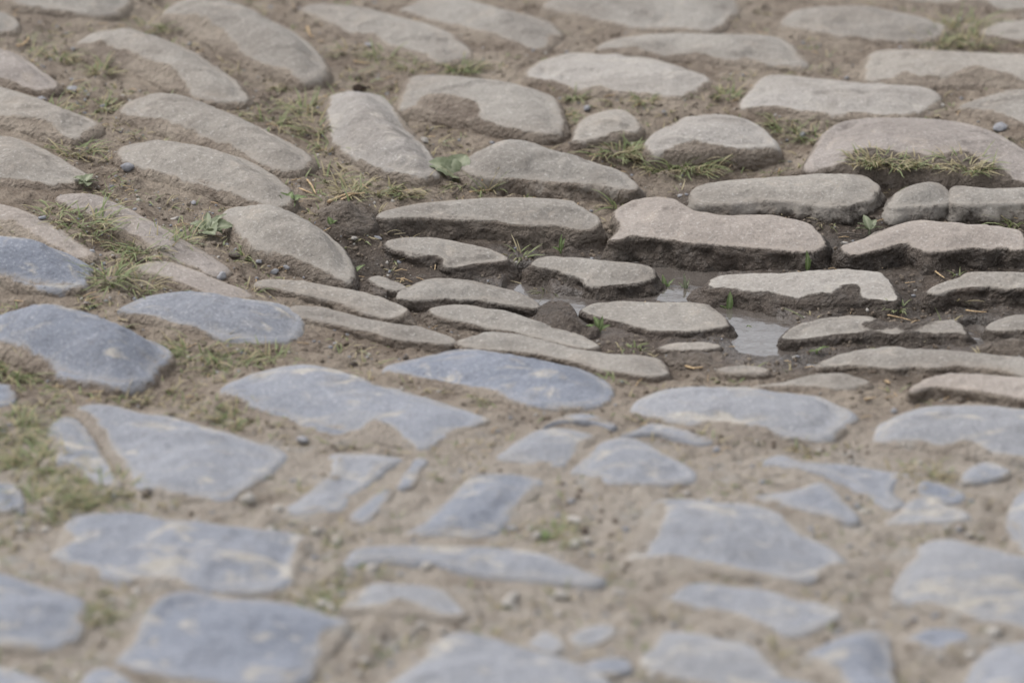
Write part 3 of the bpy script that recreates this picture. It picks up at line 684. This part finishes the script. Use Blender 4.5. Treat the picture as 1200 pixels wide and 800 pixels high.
    if s['clean'] is not None:
        sd_ = signed(pq, np.array(resample(catmull(s['clean'], 3), 90)))
        top = istop
        mm = sstep(-6, 5, sd_+2.5*noise3(V[:, 0]/.02, V[:, 1]/.02, 0, 71)+1.5*noise3(V[:, 0]/.01, V[:, 1]/.01, 0, 70))
        mud = np.where(top, np.maximum(mud*.3, mm), mud)
        mud = np.where(top, mud, np.maximum(mud, sstep(-9, -3, sd_) if s['w'] else mud))
        V[:, 2] += np.where(top, mm*(.0012+.0015*fbm(V[:, 0], V[:, 1], 3., .008, 2, 72)), 0)
    if s['k'] == 'm':
        mud = np.ones(len(V)); V[:, 2] += .0045*fbm(V[:, 0], V[:, 1], 1., .016, 3, 73)
    wet = gsamp(WETF, V[:, 0], V[:, 1]); sandy = gsamp(SANDY, V[:, 0], V[:, 1])
    o = mk('cobblestone', V, F, MATS[s['k']], road, dict(mud=mud, wet=wet, sandy=sandy))
    if s['label']: o['label'] = s['label']
    elif s['k'] == 'm': o['label'] = 'cobblestone wholly coated in dark mud'
    elif s['k'] == 'b': o['label'] = 'blue-grey cobblestone'
    return o
for i_, s in enumerate(ALL): build_stone(s, i_)

# ------------------------------------------------------------------ loose gravel
phi = (1+5**.5)/2
ICO = np.array([(-1,phi,0),(1,phi,0),(-1,-phi,0),(1,-phi,0),(0,-1,phi),(0,1,phi),(0,-1,-phi),(0,1,-phi),(phi,0,-1),(phi,0,1),(-phi,0,-1),(-phi,0,1)])/1.902
ICF = np.array([(0,11,5),(0,5,1),(0,1,7),(0,7,10),(0,10,11),(1,5,9),(5,11,4),(11,10,2),(10,7,6),(7,1,8),(3,9,4),(3,4,2),(3,2,6),(3,6,8),(3,8,9),(4,9,5),(2,4,11),(6,2,10),(8,6,7),(9,8,1)])
def rotm(a, b, c):
    return np.array(mathutils.Euler((a, b, c)).to_matrix())
def scatter(name, N, smin, smax, mat, region, label, seed, flat=.6, smooth=False, dmin=.001, pw=2.5):
    r = np.random.default_rng(seed); px = r.uniform(-40, 1240, N*4); py = r.uniform(-15, 830, N*4)
    wgt = region(px, py); sel = r.uniform(0, 1, N*4) < wgt
    px, py = px[sel][:N], py[sel][:N]
    P = ground_at(px, py); d = gsamp(din, P[:, 0], P[:, 1]); pu = gsamp(pudd, P[:, 0], P[:, 1])
    P = P[(d > dmin) & (pu > .004)]
    Vs = []; Fs = []
    for i, p in enumerate(P):
        s = smin+(smax-smin)*r.uniform()**pw
        v = ICO*(1+r.uniform(-.28, .28, (12, 1)))*np.array([1, r.uniform(.6, 1), r.uniform(.4, .8)*flat/.6])*s/2
        v = v@rotm(r.uniform(-.5, .5), r.uniform(-.5, .5), r.uniform(0, 6.3)).T
        Vs.append(v+p+np.array([0, 0, s*.04])); Fs.append(ICF+i*12)
    if not Vs: return
    o = mk(name, np.vstack(Vs), np.vstack(Fs), mat, None, None, smooth)
    o['kind'] = 'stuff'; o['label'] = label
reg_l = lambda x, y: np.clip(.25+.9*np.exp(-((x-150)/260)**2-((y-200)/130)**2)+.0*sstep(420, 560, y), 0, 1)*(1-.55*sstep(420,520,y))*(1-.85*np.exp(-(((x-850)/350)**2+((y-340)/90)**2)))
scatter('gravel', 2000, .002, .0075, M_PEB, reg_l, 'scattered blue-grey grit in the joints', 1)
scatter('gravel', 1200, .002, .007, M_PEBL, reg_l, 'scattered pale grit in the joints', 2)
scatter('soil_crumbs', 13000, .0015, .0075, SOIL, lambda x, y: .6-.45*sstep(430, 560, y), 'crumbs of brown soil between the stones', 3, .8, True)
def white_chips(x, y): return sstep(480, 640, y)*.8
scatter('gravel', 150, .005, .022, M_PEBL, white_chips, 'blurred grey chips between the nearest stones', 4)
scatter('gravel', 260, .004, .014, M_PEB, white_chips, 'blurred blue-grey chips between the nearest stones', 6)
scatter('gravel', 160, .006, .016, M_PEBL, white_chips, 'blurred pale chips between the nearest stones', 5)

def pebble(px, py, spx, mat, label, name='pebble', asp=.7, seed=0):
    r = np.random.default_rng(int(px*7+py))
    P = ground_at(np.array([px]), np.array([py+spx*.25]))[0]
    s = spx/1090
    import bmesh
    bm = bmesh.new(); bmesh.ops.create_icosphere(bm, subdivisions=3, radius=.5)
    vs = np.array([v.co for v in bm.verts]); 
    # chipped faces: cut by a few planes
    for k in range(9):
        n = r.normal(size=3); n /= np.linalg.norm(n); h = r.uniform(.28, .42)
        d = vs@n-h; vs = vs-np.clip(d, 0, None)[:, None]*n
    vs = vs*np.array([1.25, .9, asp])+.02*noise3(vs[:, 0]*6, vs[:, 1]*6, vs[:, 2]*6, 3)[:, None]
    vs = vs@rotm(r.uniform(-.25, .25), r.uniform(-.25, .25), r.uniform(0, 6.3)).T*s
    F = np.array([[v.index for v in f.verts] for f in bm.faces]); bm.free()
    o = mk(name, vs, F, mat, None, None, True); o.location = P+np.array([0, 0, s*asp*.28])
    o['label'] = label; o['category'] = 'pebble' if name == 'pebble' else 'clod'
    return o
for a in [
 (415,279,9,M_PEBL,'pale rounded pebble at the lower right tip of the big brown-sided stone'),
 (336,312,11,M_PEB,'blue-grey pebble, middle one of three in a row on brown soil'),
 (322,318,10,M_PEB,'dark blue pebble, lowest of the cluster on brown soil'),
 (349,312,9,M_PEBL,'brownish-grey pebble, right end of the row of three'),
 (304,306,9,M_PEB,'grey pebble at left end of the pebble cluster'),
 (449,347,8,M_PEBL,'light grey pebble left of the low pointed stone'),
 (443,277,9,M_PEB,'flat grey chip on dark mud under the long raised slab'),
 (434,268,5,M_PEBL,'tiny white chip on dark mud, smallest near the long slab'),
 (19,268,20,M_PEB,'largest angular dark pebble, on soil above the left blue stone'),
 (49,254,11,M_PEB,'flat blue chip above the angular dark pebble'),
 (165,306,11,M_PEBD,'dark round pebble in grass at the foot of the slanting slab'),
 (108,294,8,M_PEB,'blue pebble at tip of half-buried slab, left'),
 (260,323,15,M_PEB,'grey pebble below the lower end of the slanting slab'),
 (275,298,14,M_PEBD,'dark pebble between leafy weed and domed brown stone'),
 (204,255,14,M_PEBL,'pale flat chip left of the long-bladed weed'),
 (227,236,8,M_PEB,'small blue chip above the long-bladed weed'),
 (688,126,12,M_PEB,'dark blue cube-shaped pebble above the small rounded stone'),
 (478,135,10,M_PEB,'blue pebble under the notched edge of a slab'),
 (497,164,12,M_PEBL,'white-grey pebble at the edge of the white-streaked askew stone'),
 (432,51,12,M_PEB,'dark blue chip on bare soil in the upper part'),
 (941,156,9,M_PEB,'grey-blue pebble left of the arched pinkish stone'),
 (1173,146,22,M_PEB,'long flat pale stone chip right of the arched stone'),
 (1031,97,14,M_PEBL,'pale oblong chip against the front of an upper right stone'),
 (1104,122,9,M_PEBL,'pale chip right of the flat white-marked stone'),
 (1167,182,7,M_PEB,'small grey pebble by the far right of the arched stone'),
 (990,346,9,M_PEBD,'dark pebble lying on the mud-smeared slab in the rut'),
 (989,283,13,M_PEBL,'pale flat chip by the left tip of a raised pink slab'),
 (1022,254,8,M_PEBD,'dark bead-like pebble beside small rosette weed'),
 (224,161,10,M_PEBL,'white-grey pebble between the two long domed stones'),
 (149,195,16,M_PEB,'grey pebble at the lower edge of the long domed stone'),
 (154,140,13,M_PEB,'flat blue chip above the left end of a domed stone'),
 (85,102,17,M_PEB,'flat blue flake right of a stone tip, upper left'),
 (49,113,16,M_PEB,'pale blue flake on the left-edge stone'),
 (222,51,8,M_PEB,'small blue pebble under the high stone at top left'),
 (797,228,8,M_PEB,'small blue-white chip on mud left of a raised slab'),
 (656,696,19,M_PEBL,'blurred pale round pebble in the sandy foreground'),
 (672,607,15,M_PEBL,'blurred light grey pebble on sandy soil above centre chip'),
 (686,622,11,M_PEBD,'blurred dark pebble beside the light grey one'),
 (475,418,9,M_PEBD,'dark pebble behind the large central blue stone'),
 (414,426,10,M_PEBD,'dark round pebble on soil left of the central blue stone'),
 (355,515,15,M_PEB,'blue pebble under the long patchy blue stone'),
 (1048,481,9,M_PEB,'small grey pebble at the back of the right-hand blue stone'),
 (1090,745,14,M_PEBD,'blurred dark pebble in the lower right corner area'),
 (172,577,14,M_PEBD,'blurred black pebble at the foot of the cracked blue stone'),
 (725,693,12,M_PEBL,'blurred pale pebble right of centre in sandy foreground'),
 (1075,541,14,M_PEBL,'blurred pale chip in front of the right-hand blue stone'),
 ]: pebble(a[0], a[1], a[2], a[3], a[4], asp=.45 if ('flat' in a[4] or 'flake' in a[4] or 'chip' in a[4]) else .75)
pebble(422, 103, 17, M_PEBD, 'dark brown soil clod on top edge of the white-streaked stone', 'soil_clod', .9)
pebble(419, 87, 13, M_PEBD, 'dark brown soil clod on bare soil behind the white-streaked stone', 'soil_clod', .6)

# ------------------------------------------------------------------ grass
def blades(n, rad, length, dry, seed, width=.0016, lie=.6):
    r = np.random.default_rng(seed); Vs = []; Fs = []; dr = []; tp = []; b0 = 0
    for _ in range(n):
        a = r.uniform(0, 2*pi); rr_ = rad*r.uniform()**.7; base = np.array([rr_*cos(a)*1.3, rr_*sin(a)*1.3, -.002])
        ang = a+r.normal(0, .9); L = length*r.uniform(.45, 1.15); el0 = radians(r.uniform(25, 88)*(1-lie*.45)); bend = r.uniform(.3, 1.6)
        w0 = width*r.uniform(.6, 1.25); seg = 5; p = base.copy(); el_ = el0; dirh = np.array([cos(ang), sin(ang), 0]); side = np.array([-sin(ang), cos(ang), 0])
        tw = r.uniform(-.8, .8); curl = r.normal(0, .25)
        d = 1. if r.uniform() < dry else r.uniform(0, .35)
        for k in range(seg+1):
            t = k/seg; ww = w0*(1-t**1.8)*.5+.00012
            sd_ = side*cos(tw*t)+np.array([0, 0, 1])*sin(tw*t)
            Vs += [p-sd_*ww, p+sd_*ww]; dr += [d, d]; tp += [t, t]
            p = p+(dirh*cos(el_)+np.array([0, 0, 1])*sin(el_))*L/seg
            el_ -= bend/seg; ang += curl/seg
            dirh = np.array([cos(ang), sin(ang), 0]); side = np.array([-sin(ang), cos(ang), 0])
            if p[2] < .001: el_ = max(el_, 0); p[2] = max(p[2], .0008)
        for k in range(seg): Fs.append([b0+2*k, b0+2*k+1, b0+2*k+3, b0+2*k+2])
        b0 += 2*(seg+1)
    return np.array(Vs), np.array(Fs), dict(dry=dr, tip=tp)
ntuft = 0
def tuft(px, py, wpx, n, lpx, dry, label, lie=.6, width=.0016, cat='grass tuft', group=None):
    global ntuft; ntuft += 1
    P = ground_at(np.array([float(px)]), np.array([float(py)]))[0]
    if 'the arched stone' in label and 'under' in label: 
        d_ = ray(float(px), float(py)-11.); d_ = d_/np.linalg.norm(d_)
        bpy.context.view_layer.update()
        hit = sc.ray_cast(bpy.context.evaluated_depsgraph_get(), mathutils.Vector(CAM), mathutils.Vector(d_))
        if hit[0]: P = np.array(hit[1])
    V, F, at = blades(int(n*2.0), wpx/2/1000, lpx*1.45/1000, dry, 1000+ntuft, width*1.25, lie)
    o = mk('grass_tuft', V, F, M_GRASS, None, at, True); o.location = P
    o['label'] = label; o['category'] = cat
    if group: o['group'] = group
    return o
TUFTS = [
 (188,104,44,90,24,.25,'densest green grass tuft, tucked under the long domed stone at upper left'),
 (120,84,22,22,24,.5,'loose grass tuft on soil left of the long domed stone'),
 (172,34,30,26,18,.45,'low grass tuft just above the long domed stone, upper left'),
 (176,155,52,44,26,.5,'straggling grass between the two parallel domed stones'),
 (118,126,30,34,20,.55,'patchy grass above the left end of the middle domed stone'),
 (60,158,36,36,24,.4,'grass tuft growing between the two left-edge grey stones'),
 (90,180,32,28,24,.5,'thin grass at the right of the lowest left-edge grey stone'),
 (22,150,22,14,20,.6,'sparse dry grass at the far left between grey stones'),
 (30,62,30,24,18,.6,'faded grass patch above the pinkish left-edge stone'),
 (74,68,22,16,18,.6,'small faded grass patch in the upper left soil'),
 (452,66,36,30,24,.45,'spreading grass on bare soil below a top row slab'),
 (482,80,22,16,20,.5,'small grass tuft near the back of the notched slab'),
 (540,80,38,52,18,.3,'thick short green tuft at the back of the notched slab'),
 (357,128,30,30,28,.5,'grass tuft right of the high top-left stone'),
 (372,152,30,30,26,.5,'grass clump left of the white-streaked askew stone'),
 (388,176,32,26,28,.5,'long-leaved grass at the lower left of the white-streaked stone'),
 (314,144,30,20,32,.2,'dark green grass swept leftward above the end of a domed stone'),
 (330,100,28,16,20,.6,'thin faded grass under the high top-left stone'),
 (407,62,16,8,20,.4,'single upright sprig on soil near the top centre-left'),
 (675,114,22,22,17,.25,'fresh green star-shaped tuft above the small rounded stone'),
 (755,117,26,22,16,.5,'low mixed tuft in front of a top row slab'),
 (850,112,26,20,20,.5,'thin tuft left of the flat white-marked slab'),
 (662,138,20,16,14,.5,'small browned tuft at right end of the notched slab'),
 (722,178,42,64,26,.45,'browned grass clump right below the small rounded stone'),
 (750,182,34,46,26,.5,'coarse grass clump between small rounded stone and the blocky one'),
 (780,198,36,44,24,.4,'grass under the left end of the blocky stone'),
 (812,194,46,70,26,.3,'densest green grass under the middle of the blocky stone'),
 (880,191,44,64,26,.3,'green grass under the right end of the blocky stone'),
 (1125,34,48,44,34,.5,'tall out-of-focus grass clump near the top right'),
 (1095,50,40,46,22,.45,'short green grass at the right end of a top right stone'),
 (1138,50,42,46,22,.4,'low green grass patch below the tall clump at top right'),
 (952,163,34,36,26,.4,'green tuft against the left shoulder of the arched stone'),
 (921,150,30,22,24,.4,'thin upright blades left of the arched stone'),
 (1020,199,46,60,18,.65,'brown grass under the left half of the arched stone'),
 (1050,203,40,60,20,.45,'green and brown tuft under the centre of the arched stone'),
 (1090,203,40,30,14,.9,'dry brown stubble under the arched stone'),
 (1135,206,46,66,24,.55,'brown grass under the right half of the arched stone'),
 (18,238,30,30,22,.2,'dark green tuft at the left edge above a half-buried slab'),
 (97,263,60,46,32,.45,'wide green grass spray between two slanting slabs'),
 (62,248,24,14,22,.4,'small sprig left of the wide grass spray'),
 (172,292,56,70,28,.35,'dense green grass under the middle of the slanting slab'),
 (205,300,36,30,24,.4,'grass under the lower part of the slanting slab'),
 (130,326,34,28,36,.3,'long blades between blue stones and the half-buried slab'),
 (150,338,40,36,26,.4,'spreading tuft above the pale-patched blue stone'),
 (286,300,22,20,18,.2,'bright green tuft at the left foot of the brown-sided stone'),
 (382,212,30,18,28,.5,'thin grass right of the domed stone end'),
 (408,224,30,22,24,.7,'dry grass by the straw stalks'),
 (442,224,32,26,24,.5,'pale green tuft on soil above the long raised slab'),
 (472,224,34,28,24,.4,'pale green tuft just left of the broad-leaved weed'),
 (540,216,12,10,28,.3,'upright yellow-green sprig beside the broad-leaved weed'),
 (725,243,14,10,28,.1,'bright green upright blades in the gap between two raised slabs'),
 (610,300,14,10,20,.3,'few green blades on dark mud left of the puddle'),
 (638,340,20,14,22,.2,'few green blades in the mud between two low stones'),
 (1192,264,26,36,30,.2,'green upright tuft at the right frame edge'),
 (1052,362,14,10,14,.0,'tiny bright green sprout right of mud-smeared slab'),
 (922,378,16,8,18,.3,'few blades at the puddle edge left of a low slab'),
 (1118,352,14,5,20,.4,'single thin blades on mud below right raised slab'),
 (717,446,14,8,20,.1,'small green blades behind the large central blue stone'),
 (744,408,18,10,14,.1,'small green blades on mud above the long pale stone'),
 (232,414,50,56,26,.4,'out-of-focus grass right of the high blue stone'),
 (268,432,40,46,24,.3,'blurred green grass left of the long patchy blue stone'),
 (14,434,46,60,26,.45,'blurred grass at the left edge under the high blue stone'),
 (15,505,50,50,36,.4,'blurred grass at left edge beside the cracked stone'),
 (50,542,56,90,24,.5,'wide blurred grass patch left of the cracked stone'),
 (120,574,60,70,20,.4,'blurred grass under the cracked stone'),
 (48,590,70,80,22,.5,'blurred grass patch above the lower left blue stone'),
 (272,492,50,60,20,.4,'blurred low grass below the long patchy blue stone, left'),
 (315,420,36,40,20,.4,'blurred grass behind the long patchy blue stone'),
 (38,352,70,80,18,.4,'low mossy grass between the two left-edge blue stones'),
 (205,388,44,50,18,.4,'low grass strip under the pale-patched blue stone'),
 (112,722,30,40,14,.4,'small blurred green patch among the lowest left stones'),
 (382,690,50,60,14,.5,'blurred mossy patch right of a wide lower-left stone'),
 (372,712,36,30,12,.4,'blurred moss near the back corner of the bottom stone'),
 (438,722,40,40,12,.6,'yellowish blurred patch under the small arched blue stone'),
 (535,632,26,30,12,.4,'tiny blurred green tuft under the slanting blue stone'),
 (642,632,50,50,14,.5,'blurred yellow-green moss right of a long blue stone'),
 (570,468,30,36,10,.4,'tiny moss tuft in front of the large central blue stone'),
 (1112,612,46,40,14,.5,'blurred green patch above the patched blue stone at right'),
 (1085,555,40,30,16,.8,'blurred dry grass in front of the right-hand blue stone'),
 (952,528,30,26,12,.7,'small dry tuft under the cream-streaked blue stone'),
]
for t in TUFTS: tuft(*t, lie=.9 if t[1] < 700 else .6)
tuft(572, 222, 16, 16, 24, .3, 'small tuft with orange tips beside the long raised slab', lie=.2)
# orange-tipped blades in that tuft's crown
P = ground_at(np.array([566.]), np.array([220.]))[0]
V, F, at = blades(7, .003, .020, .0, 77, .0022, .0); at['rib'] = [0.]*len(V)
o = mk('withered_shoot', V, F, M_ORANGE, None, at); o.location = P; o['label'] = 'withered orange shoot by the broad-leaved weed'; o['category'] = 'shoot'

# sparse short grass everywhere in the joints, uncountable
def grass_stuff(N, seed, region, lpx, dry, label):
    r = np.random.default_rng(seed); px = r.uniform(-30, 1230, N*5); py = r.uniform(-10, 815, N*5)
    sel = r.uniform(0, 1, N*5) < region(px, py); px, py = px[sel][:N], py[sel][:N]
    P = ground_at(px, py); d = gsamp(din, P[:, 0], P[:, 1]); P = P[(d > .002) & (gsamp(pudd, P[:, 0], P[:, 1]) > .01)]
    Vs, Fs, dr, tp, b0 = [], [], [], [], 0
    for i, p in enumerate(P):
        V, F, at = blades(int(r.integers(2, 7)), .008, lpx/1000*r.uniform(.5, 1.3), dry, seed*9000+i, .0017, 1.0)
        Vs.append(V+p); Fs.append(F+b0); b0 += len(V); dr += at['dry']; tp += at['tip']
    o = mk('grass', np.vstack(Vs), np.vstack(Fs), M_GRASS, None, dict(dry=dr, tip=tp)); o['kind'] = 'stuff'; o['label'] = label
gmap = lambda x, y: np.clip(.10+.13*sstep(430, 520, y)*(1-.5*sstep(600, 1000, x))+.75*np.exp(-((x-160)/220)**2-((y-170)/150)**2)+.5*np.exp(-((x-420)/140)**2-((y-140)/80)**2)+.9*np.exp(-((x-60)/150)**2-((y-500)/120)**2)+.25*np.exp(-((x-300)/260)**2-((y-440)/60)**2)+.3*np.exp(-((x-850)/400)**2-((y-140)/60)**2), 0, 1)*(1-.9*np.exp(-(((x-850)/330)**2+((y-340)/80)**2)**1.5))
grass_stuff(2900, 21, gmap, 22, .62, 'sparse short grass and withered blades in the joints')

# dry straw bits
def straw_stuff(N, seed):
    r = np.random.default_rng(seed); px = r.uniform(-30, 1230, N*2); py = r.uniform(-10, 560, N*2)
    wg = .25+.6*np.exp(-((px-200)/300)**2-((py-180)/160)**2); sel = r.uniform(size=N*2) < wg
    P = ground_at(px[sel][:N], py[sel][:N]); P = P[gsamp(din, P[:, 0], P[:, 1]) > .001]
    Vs, Fs = [], []; b0 = 0
    for p in P:
        L = r.uniform(.005, .016); a = r.normal(0, .7)+(0 if r.uniform() < .8 else 1.5); d = np.array([cos(a), sin(a), r.uniform(-.1, .25)])*L/2; s_ = np.array([-sin(a), cos(a), 0])*r.uniform(.0003, .0008); u = np.array([0, 0, .0007])
        q_ = p+np.array([0, 0, .0018])
        m = q_+np.array([0, 0, r.uniform(0, .002)])+s_*r.normal(0, 1.5)
        for (e, f) in ((q_-d, m), (m, q_+d)):
            Vs += [e-s_, e+s_, e+u, f-s_, f+s_, f+u]; Fs += [[b0, b0+1, b0+4, b0+3], [b0+1, b0+2, b0+5, b0+4], [b0+2, b0, b0+3, b0+5]]; b0 += 6
    o = mk('straw', np.array(Vs), np.array(Fs), M_STRAW); o['kind'] = 'stuff'; o['label'] = 'bits of dry straw and withered stems on the soil'
straw_stuff(700, 31)
def stalk(pts, wpx, label, mat=M_STRAW, lift=.003):
    P = ground_at(np.array([p[0] for p in pts], float), np.array([p[1] for p in pts], float)); P[:, 2] += lift
    P[:, 2] = np.convolve(np.pad(P[:, 2], 1, 'edge'), [.25, .5, .25], 'valid')
    t = np.linspace(0, len(P)-1, 16); Q = np.stack([np.interp(t, range(len(P)), P[:, k]) for k in range(3)], -1)
    V = []; F = []; rr_ = wpx/2/1090
    for i in range(16):
        T = Q[min(i+1, 15)]-Q[max(i-1, 0)]; T /= np.linalg.norm(T); A_ = np.cross(T, [0, 0, 1]); A_ /= np.linalg.norm(A_); B_ = np.cross(A_, T)
        w_ = rr_*(1-.5*(i/15))*(1+.2*sin(i*1.7))
        for k in range(6): V.append(Q[i]+A_*w_*cos(k*pi/3)+B_*w_*.7*sin(k*pi/3))
    for i in range(15):
        for k in range(6): F.append([i*6+k, i*6+(k+1) % 6, i*6+6+(k+1) % 6, i*6+6+k])
    F += [list(range(6))[::-1], [90+k for k in range(6)]]
    c_ = np.array(V).mean(0); o = mk('dry_stalk', np.array(V)-c_, F, mat); o.location = c_
    o['label'] = label; o['category'] = 'stalk'
stalk([(340,205),(348,218),(358,226),(366,230)], 3.5, 'pale dry stalk slanting down right of the domed stone end')
stalk([(360,212),(366,222),(370,230)], 3, 'short dry stalk beside the longer slanting one')
stalk([(385,239),(395,234),(405,232),(415,228)], 5, 'thick flat dry stalk on the dark mud lump')
stalk([(400,236),(412,231),(428,229)], 3.5, 'thin dry stalk crossing above the thick one')
stalk([(424,218),(432,225)], 3, 'short dry bit above the dark mud lump')
stalk([(530,232),(538,224),(548,219),(556,217),(585,226)], 3, 'bent brown twig along the back of the long raised slab', M_PEBD)
stalk([(550,228),(566,226),(584,225)], 2.5, 'straight dry stem behind the long raised slab')
stalk([(982,277),(995,276),(1010,278)], 3, 'straight brown stem beside the small rosette weed', M_PEBD)
stalk([(1096,320),(1101,325),(1107,329)], 3, 'orange-brown straw on mud left of a raised right slab')
stalk([(1040,372),(1055,375),(1068,378)], 2.2, 'thin curved stem on mud above a low slab')
stalk([(1066,382),(1072,379),(1078,378)], 2.2, 'short stem resting near the low slab edge')
stalk([(1132,367),(1142,368),(1156,369)], 2.6, 'straight pale straw on mud near right edge')
stalk([(803,432),(812,434),(824,433)], 4, 'pale straw on mud right of the long pale stone')
stalk([(1038,449),(1043,452)], 5, 'short pale chip of straw on brown soil, right')
stalk([(1014,469),(1026,470)], 4, 'flat straw bit behind the right-hand blue stone')
stalk([(1060,190),(1072,194),(1084,188),(1090,184)], 3, 'knobbly dry twig under the arched stone')
stalk([(876,306),(880,300),(883,294)], 2.6, 'orange-brown stem leaning on the muddy slab front')
stalk([(842,345),(843,339),(845,334)], 3.5, 'brown withered leaf stem on the puddle edge', M_PEBD)
stalk([(20,58),(26,56),(32,50),(34,46)], 3.5, 'curled dry stem at the upper left')
stalk([(360,34),(363,42),(367,47)], 3, 'pale dry stem near the top, upright on soil')
stalk([(415,74),(425,77),(436,76)], 3, 'flat dry stem on bare soil above the white-streaked stone')

# ------------------------------------------------------------------ broad-leaved weeds
def leaf_mesh(L, W, arch, droop):
    V = []; rib = []; nu, nv = 9, 5
    for i in range(nu+1):
        t = i/nu; w_ = W*(sin(pi*min(1, .04+.96*t**.9))**.75)*.5*(1.15-.25*t) if t < 1 else 0.0003
        w_ = max(w_, .0006)
        for j in range(nv):
            s_ = (j/(nv-1)-.5)*2
            V.append((t*L, s_*w_*(1+.06*sin(t*19+j)), arch*sin(pi*t*.8)*L-droop*t*t*L+abs(s_)*w_*.35+.0006*sin(t*23+s_*5)))
            rib.append(1. if j == nv//2 else .0)
    F = [[i*nv+j, (i+1)*nv+j, (i+1)*nv+j+1, i*nv+j+1] for i in range(nu) for j in range(nv-1)]
    return np.array(V), F, rib
def weed(px, py, leaves, label, mat=M_LEAF, name='weed'):
    P = ground_at(np.array([float(px)]), np.array([float(py)]))[0]
    e = bpy.data.objects.new(name, None); C.objects.link(e); e.location = P; e.empty_display_size = .01; e['label'] = label; e['category'] = 'weed'; e.location.z += .004 if len(leaves) > 4 else 0
    sv, sf = [], []
    for k in range(4):
        for q_ in range(6): sv.append((.0016*(1-.15*k)*cos(q_*pi/3), .0016*(1-.15*k)*sin(q_*pi/3), -.003+.0028*k))
    for k in range(3):
        for q_ in range(6): sf.append([k*6+q_, k*6+(q_+1) % 6, k*6+6+(q_+1) % 6, k*6+6+q_])
    sf.append([18+q_ for q_ in range(6)])
    mk('stem', sv, sf, mat, e, dict(rib=[.6]*24))
    for (ang, L, W, up) in leaves:
        if len(leaves) > 4: L *= random.uniform(.7, 1.0); up = up*.6; ang += random.uniform(-14, 14); W *= 1.15
        V, F, rib = leaf_mesh(L/1090, W/1090, .12, .10)
        o = mk('leaf', V, F, mat, e, dict(rib=rib)); o.rotation_euler = (random.uniform(-.35, .35), -radians(up), radians(ang)); o.location = (0, 0, .002)
    return e
weed(100, 220, [(170,22,14,30),(60,26,12,35),(10,24,10,10),(-60,18,12,5),(230,16,10,20)], 'small pale green rosette left above the slanting slab')
weed(243, 276, [(5,44,20,12),(-60,26,22,10),(150,34,14,28),(200,26,16,14),(50,36,9,45),(95,34,8,52),(-15,30,16,4)], 'broad-leaved weed with long pale leaves beside the brown-sided stone')
weed(338, 242, [(150,22,18,38),(20,26,18,18),(75,20,12,40),(-60,16,12,8)], 'small bright weed between domed stone and brown-sided stone', M_LEAFD)
weed(388, 266, [(120,12,8,50),(30,10,7,30)], 'tiny two-leaved seedling on the dark mud lump', M_LEAFD)
weed(531, 212, [(165,42,32,40),(55,42,28,60),(10,30,16,30),(-50,22,16,8),(110,36,24,75)], 'yellow-green broad-leaved weed above the long raised slab')
weed(490, 209, [(180,18,14,12),(20,16,12,16)], 'small flat weed left of the broad-leaved one')
weed(1019, 276, [(100,28,9,62),(60,24,8,40),(140,22,8,40),(10,20,7,20),(180,20,7,20),(80,18,8,30)], 'small upright rosette weed left of the raised pink slab')
weed(946, 320, [(100,26,7,78),(60,16,5,50)], 'single upright leaf sprout at right end of the largest slab', M_LEAFD)
weed(657, 297, [(60,18,6,55),(170,12,5,30),(80,22,4,70)], 'small forked sprout in mud under the long raised slab', M_LEAFD)
weed(815, 322, [(110,20,9,50),(60,24,5,62),(200,14,8,30)], 'dull green sprout at the front of the largest slab')
weed(780, 344, [(110,22,6,60),(40,20,5,45),(170,16,5,30),(0,16,5,12)], 'green sprouts standing in the puddle', M_LEAFD)
weed(803, 345, [(100,24,4,70),(60,18,4,55),(130,16,4,40)], 'brownish thin sprouts in the puddle, right one')
weed(854, 368, [(80,26,8,66),(150,14,6,30),(100,10,4,60)], 'bright green leaf sprout at the right of the low wet slab', M_LEAFD)
weed(703, 389, [(120,20,8,42),(170,18,8,18),(20,14,6,22),(70,18,5,58)], 'small green sprout at the lower left of the wet slab', M_LEAFD)
weed(878, 391, [(100,10,8,40),(-10,18,9,5),(60,8,5,30)], 'round green leaves floating at the puddle shore', M_LEAFD)
weed(957, 414, [(20,16,7,16),(200,10,5,10)], 'pale green leaf lying on mud below the puddle', M_LEAFD)
weed(416, 322, [(30,16,7,32),(150,8,5,30)], 'bright green leaf in the soil crack right of the brown-sided stone', M_LEAFD)
weed(639, 633, [(90,12,8,30),(0,12,8,12)], 'blurred bright green speck of a seedling, centre', M_LEAFD)
print('stones', len(ST), 'outside', len(keep))
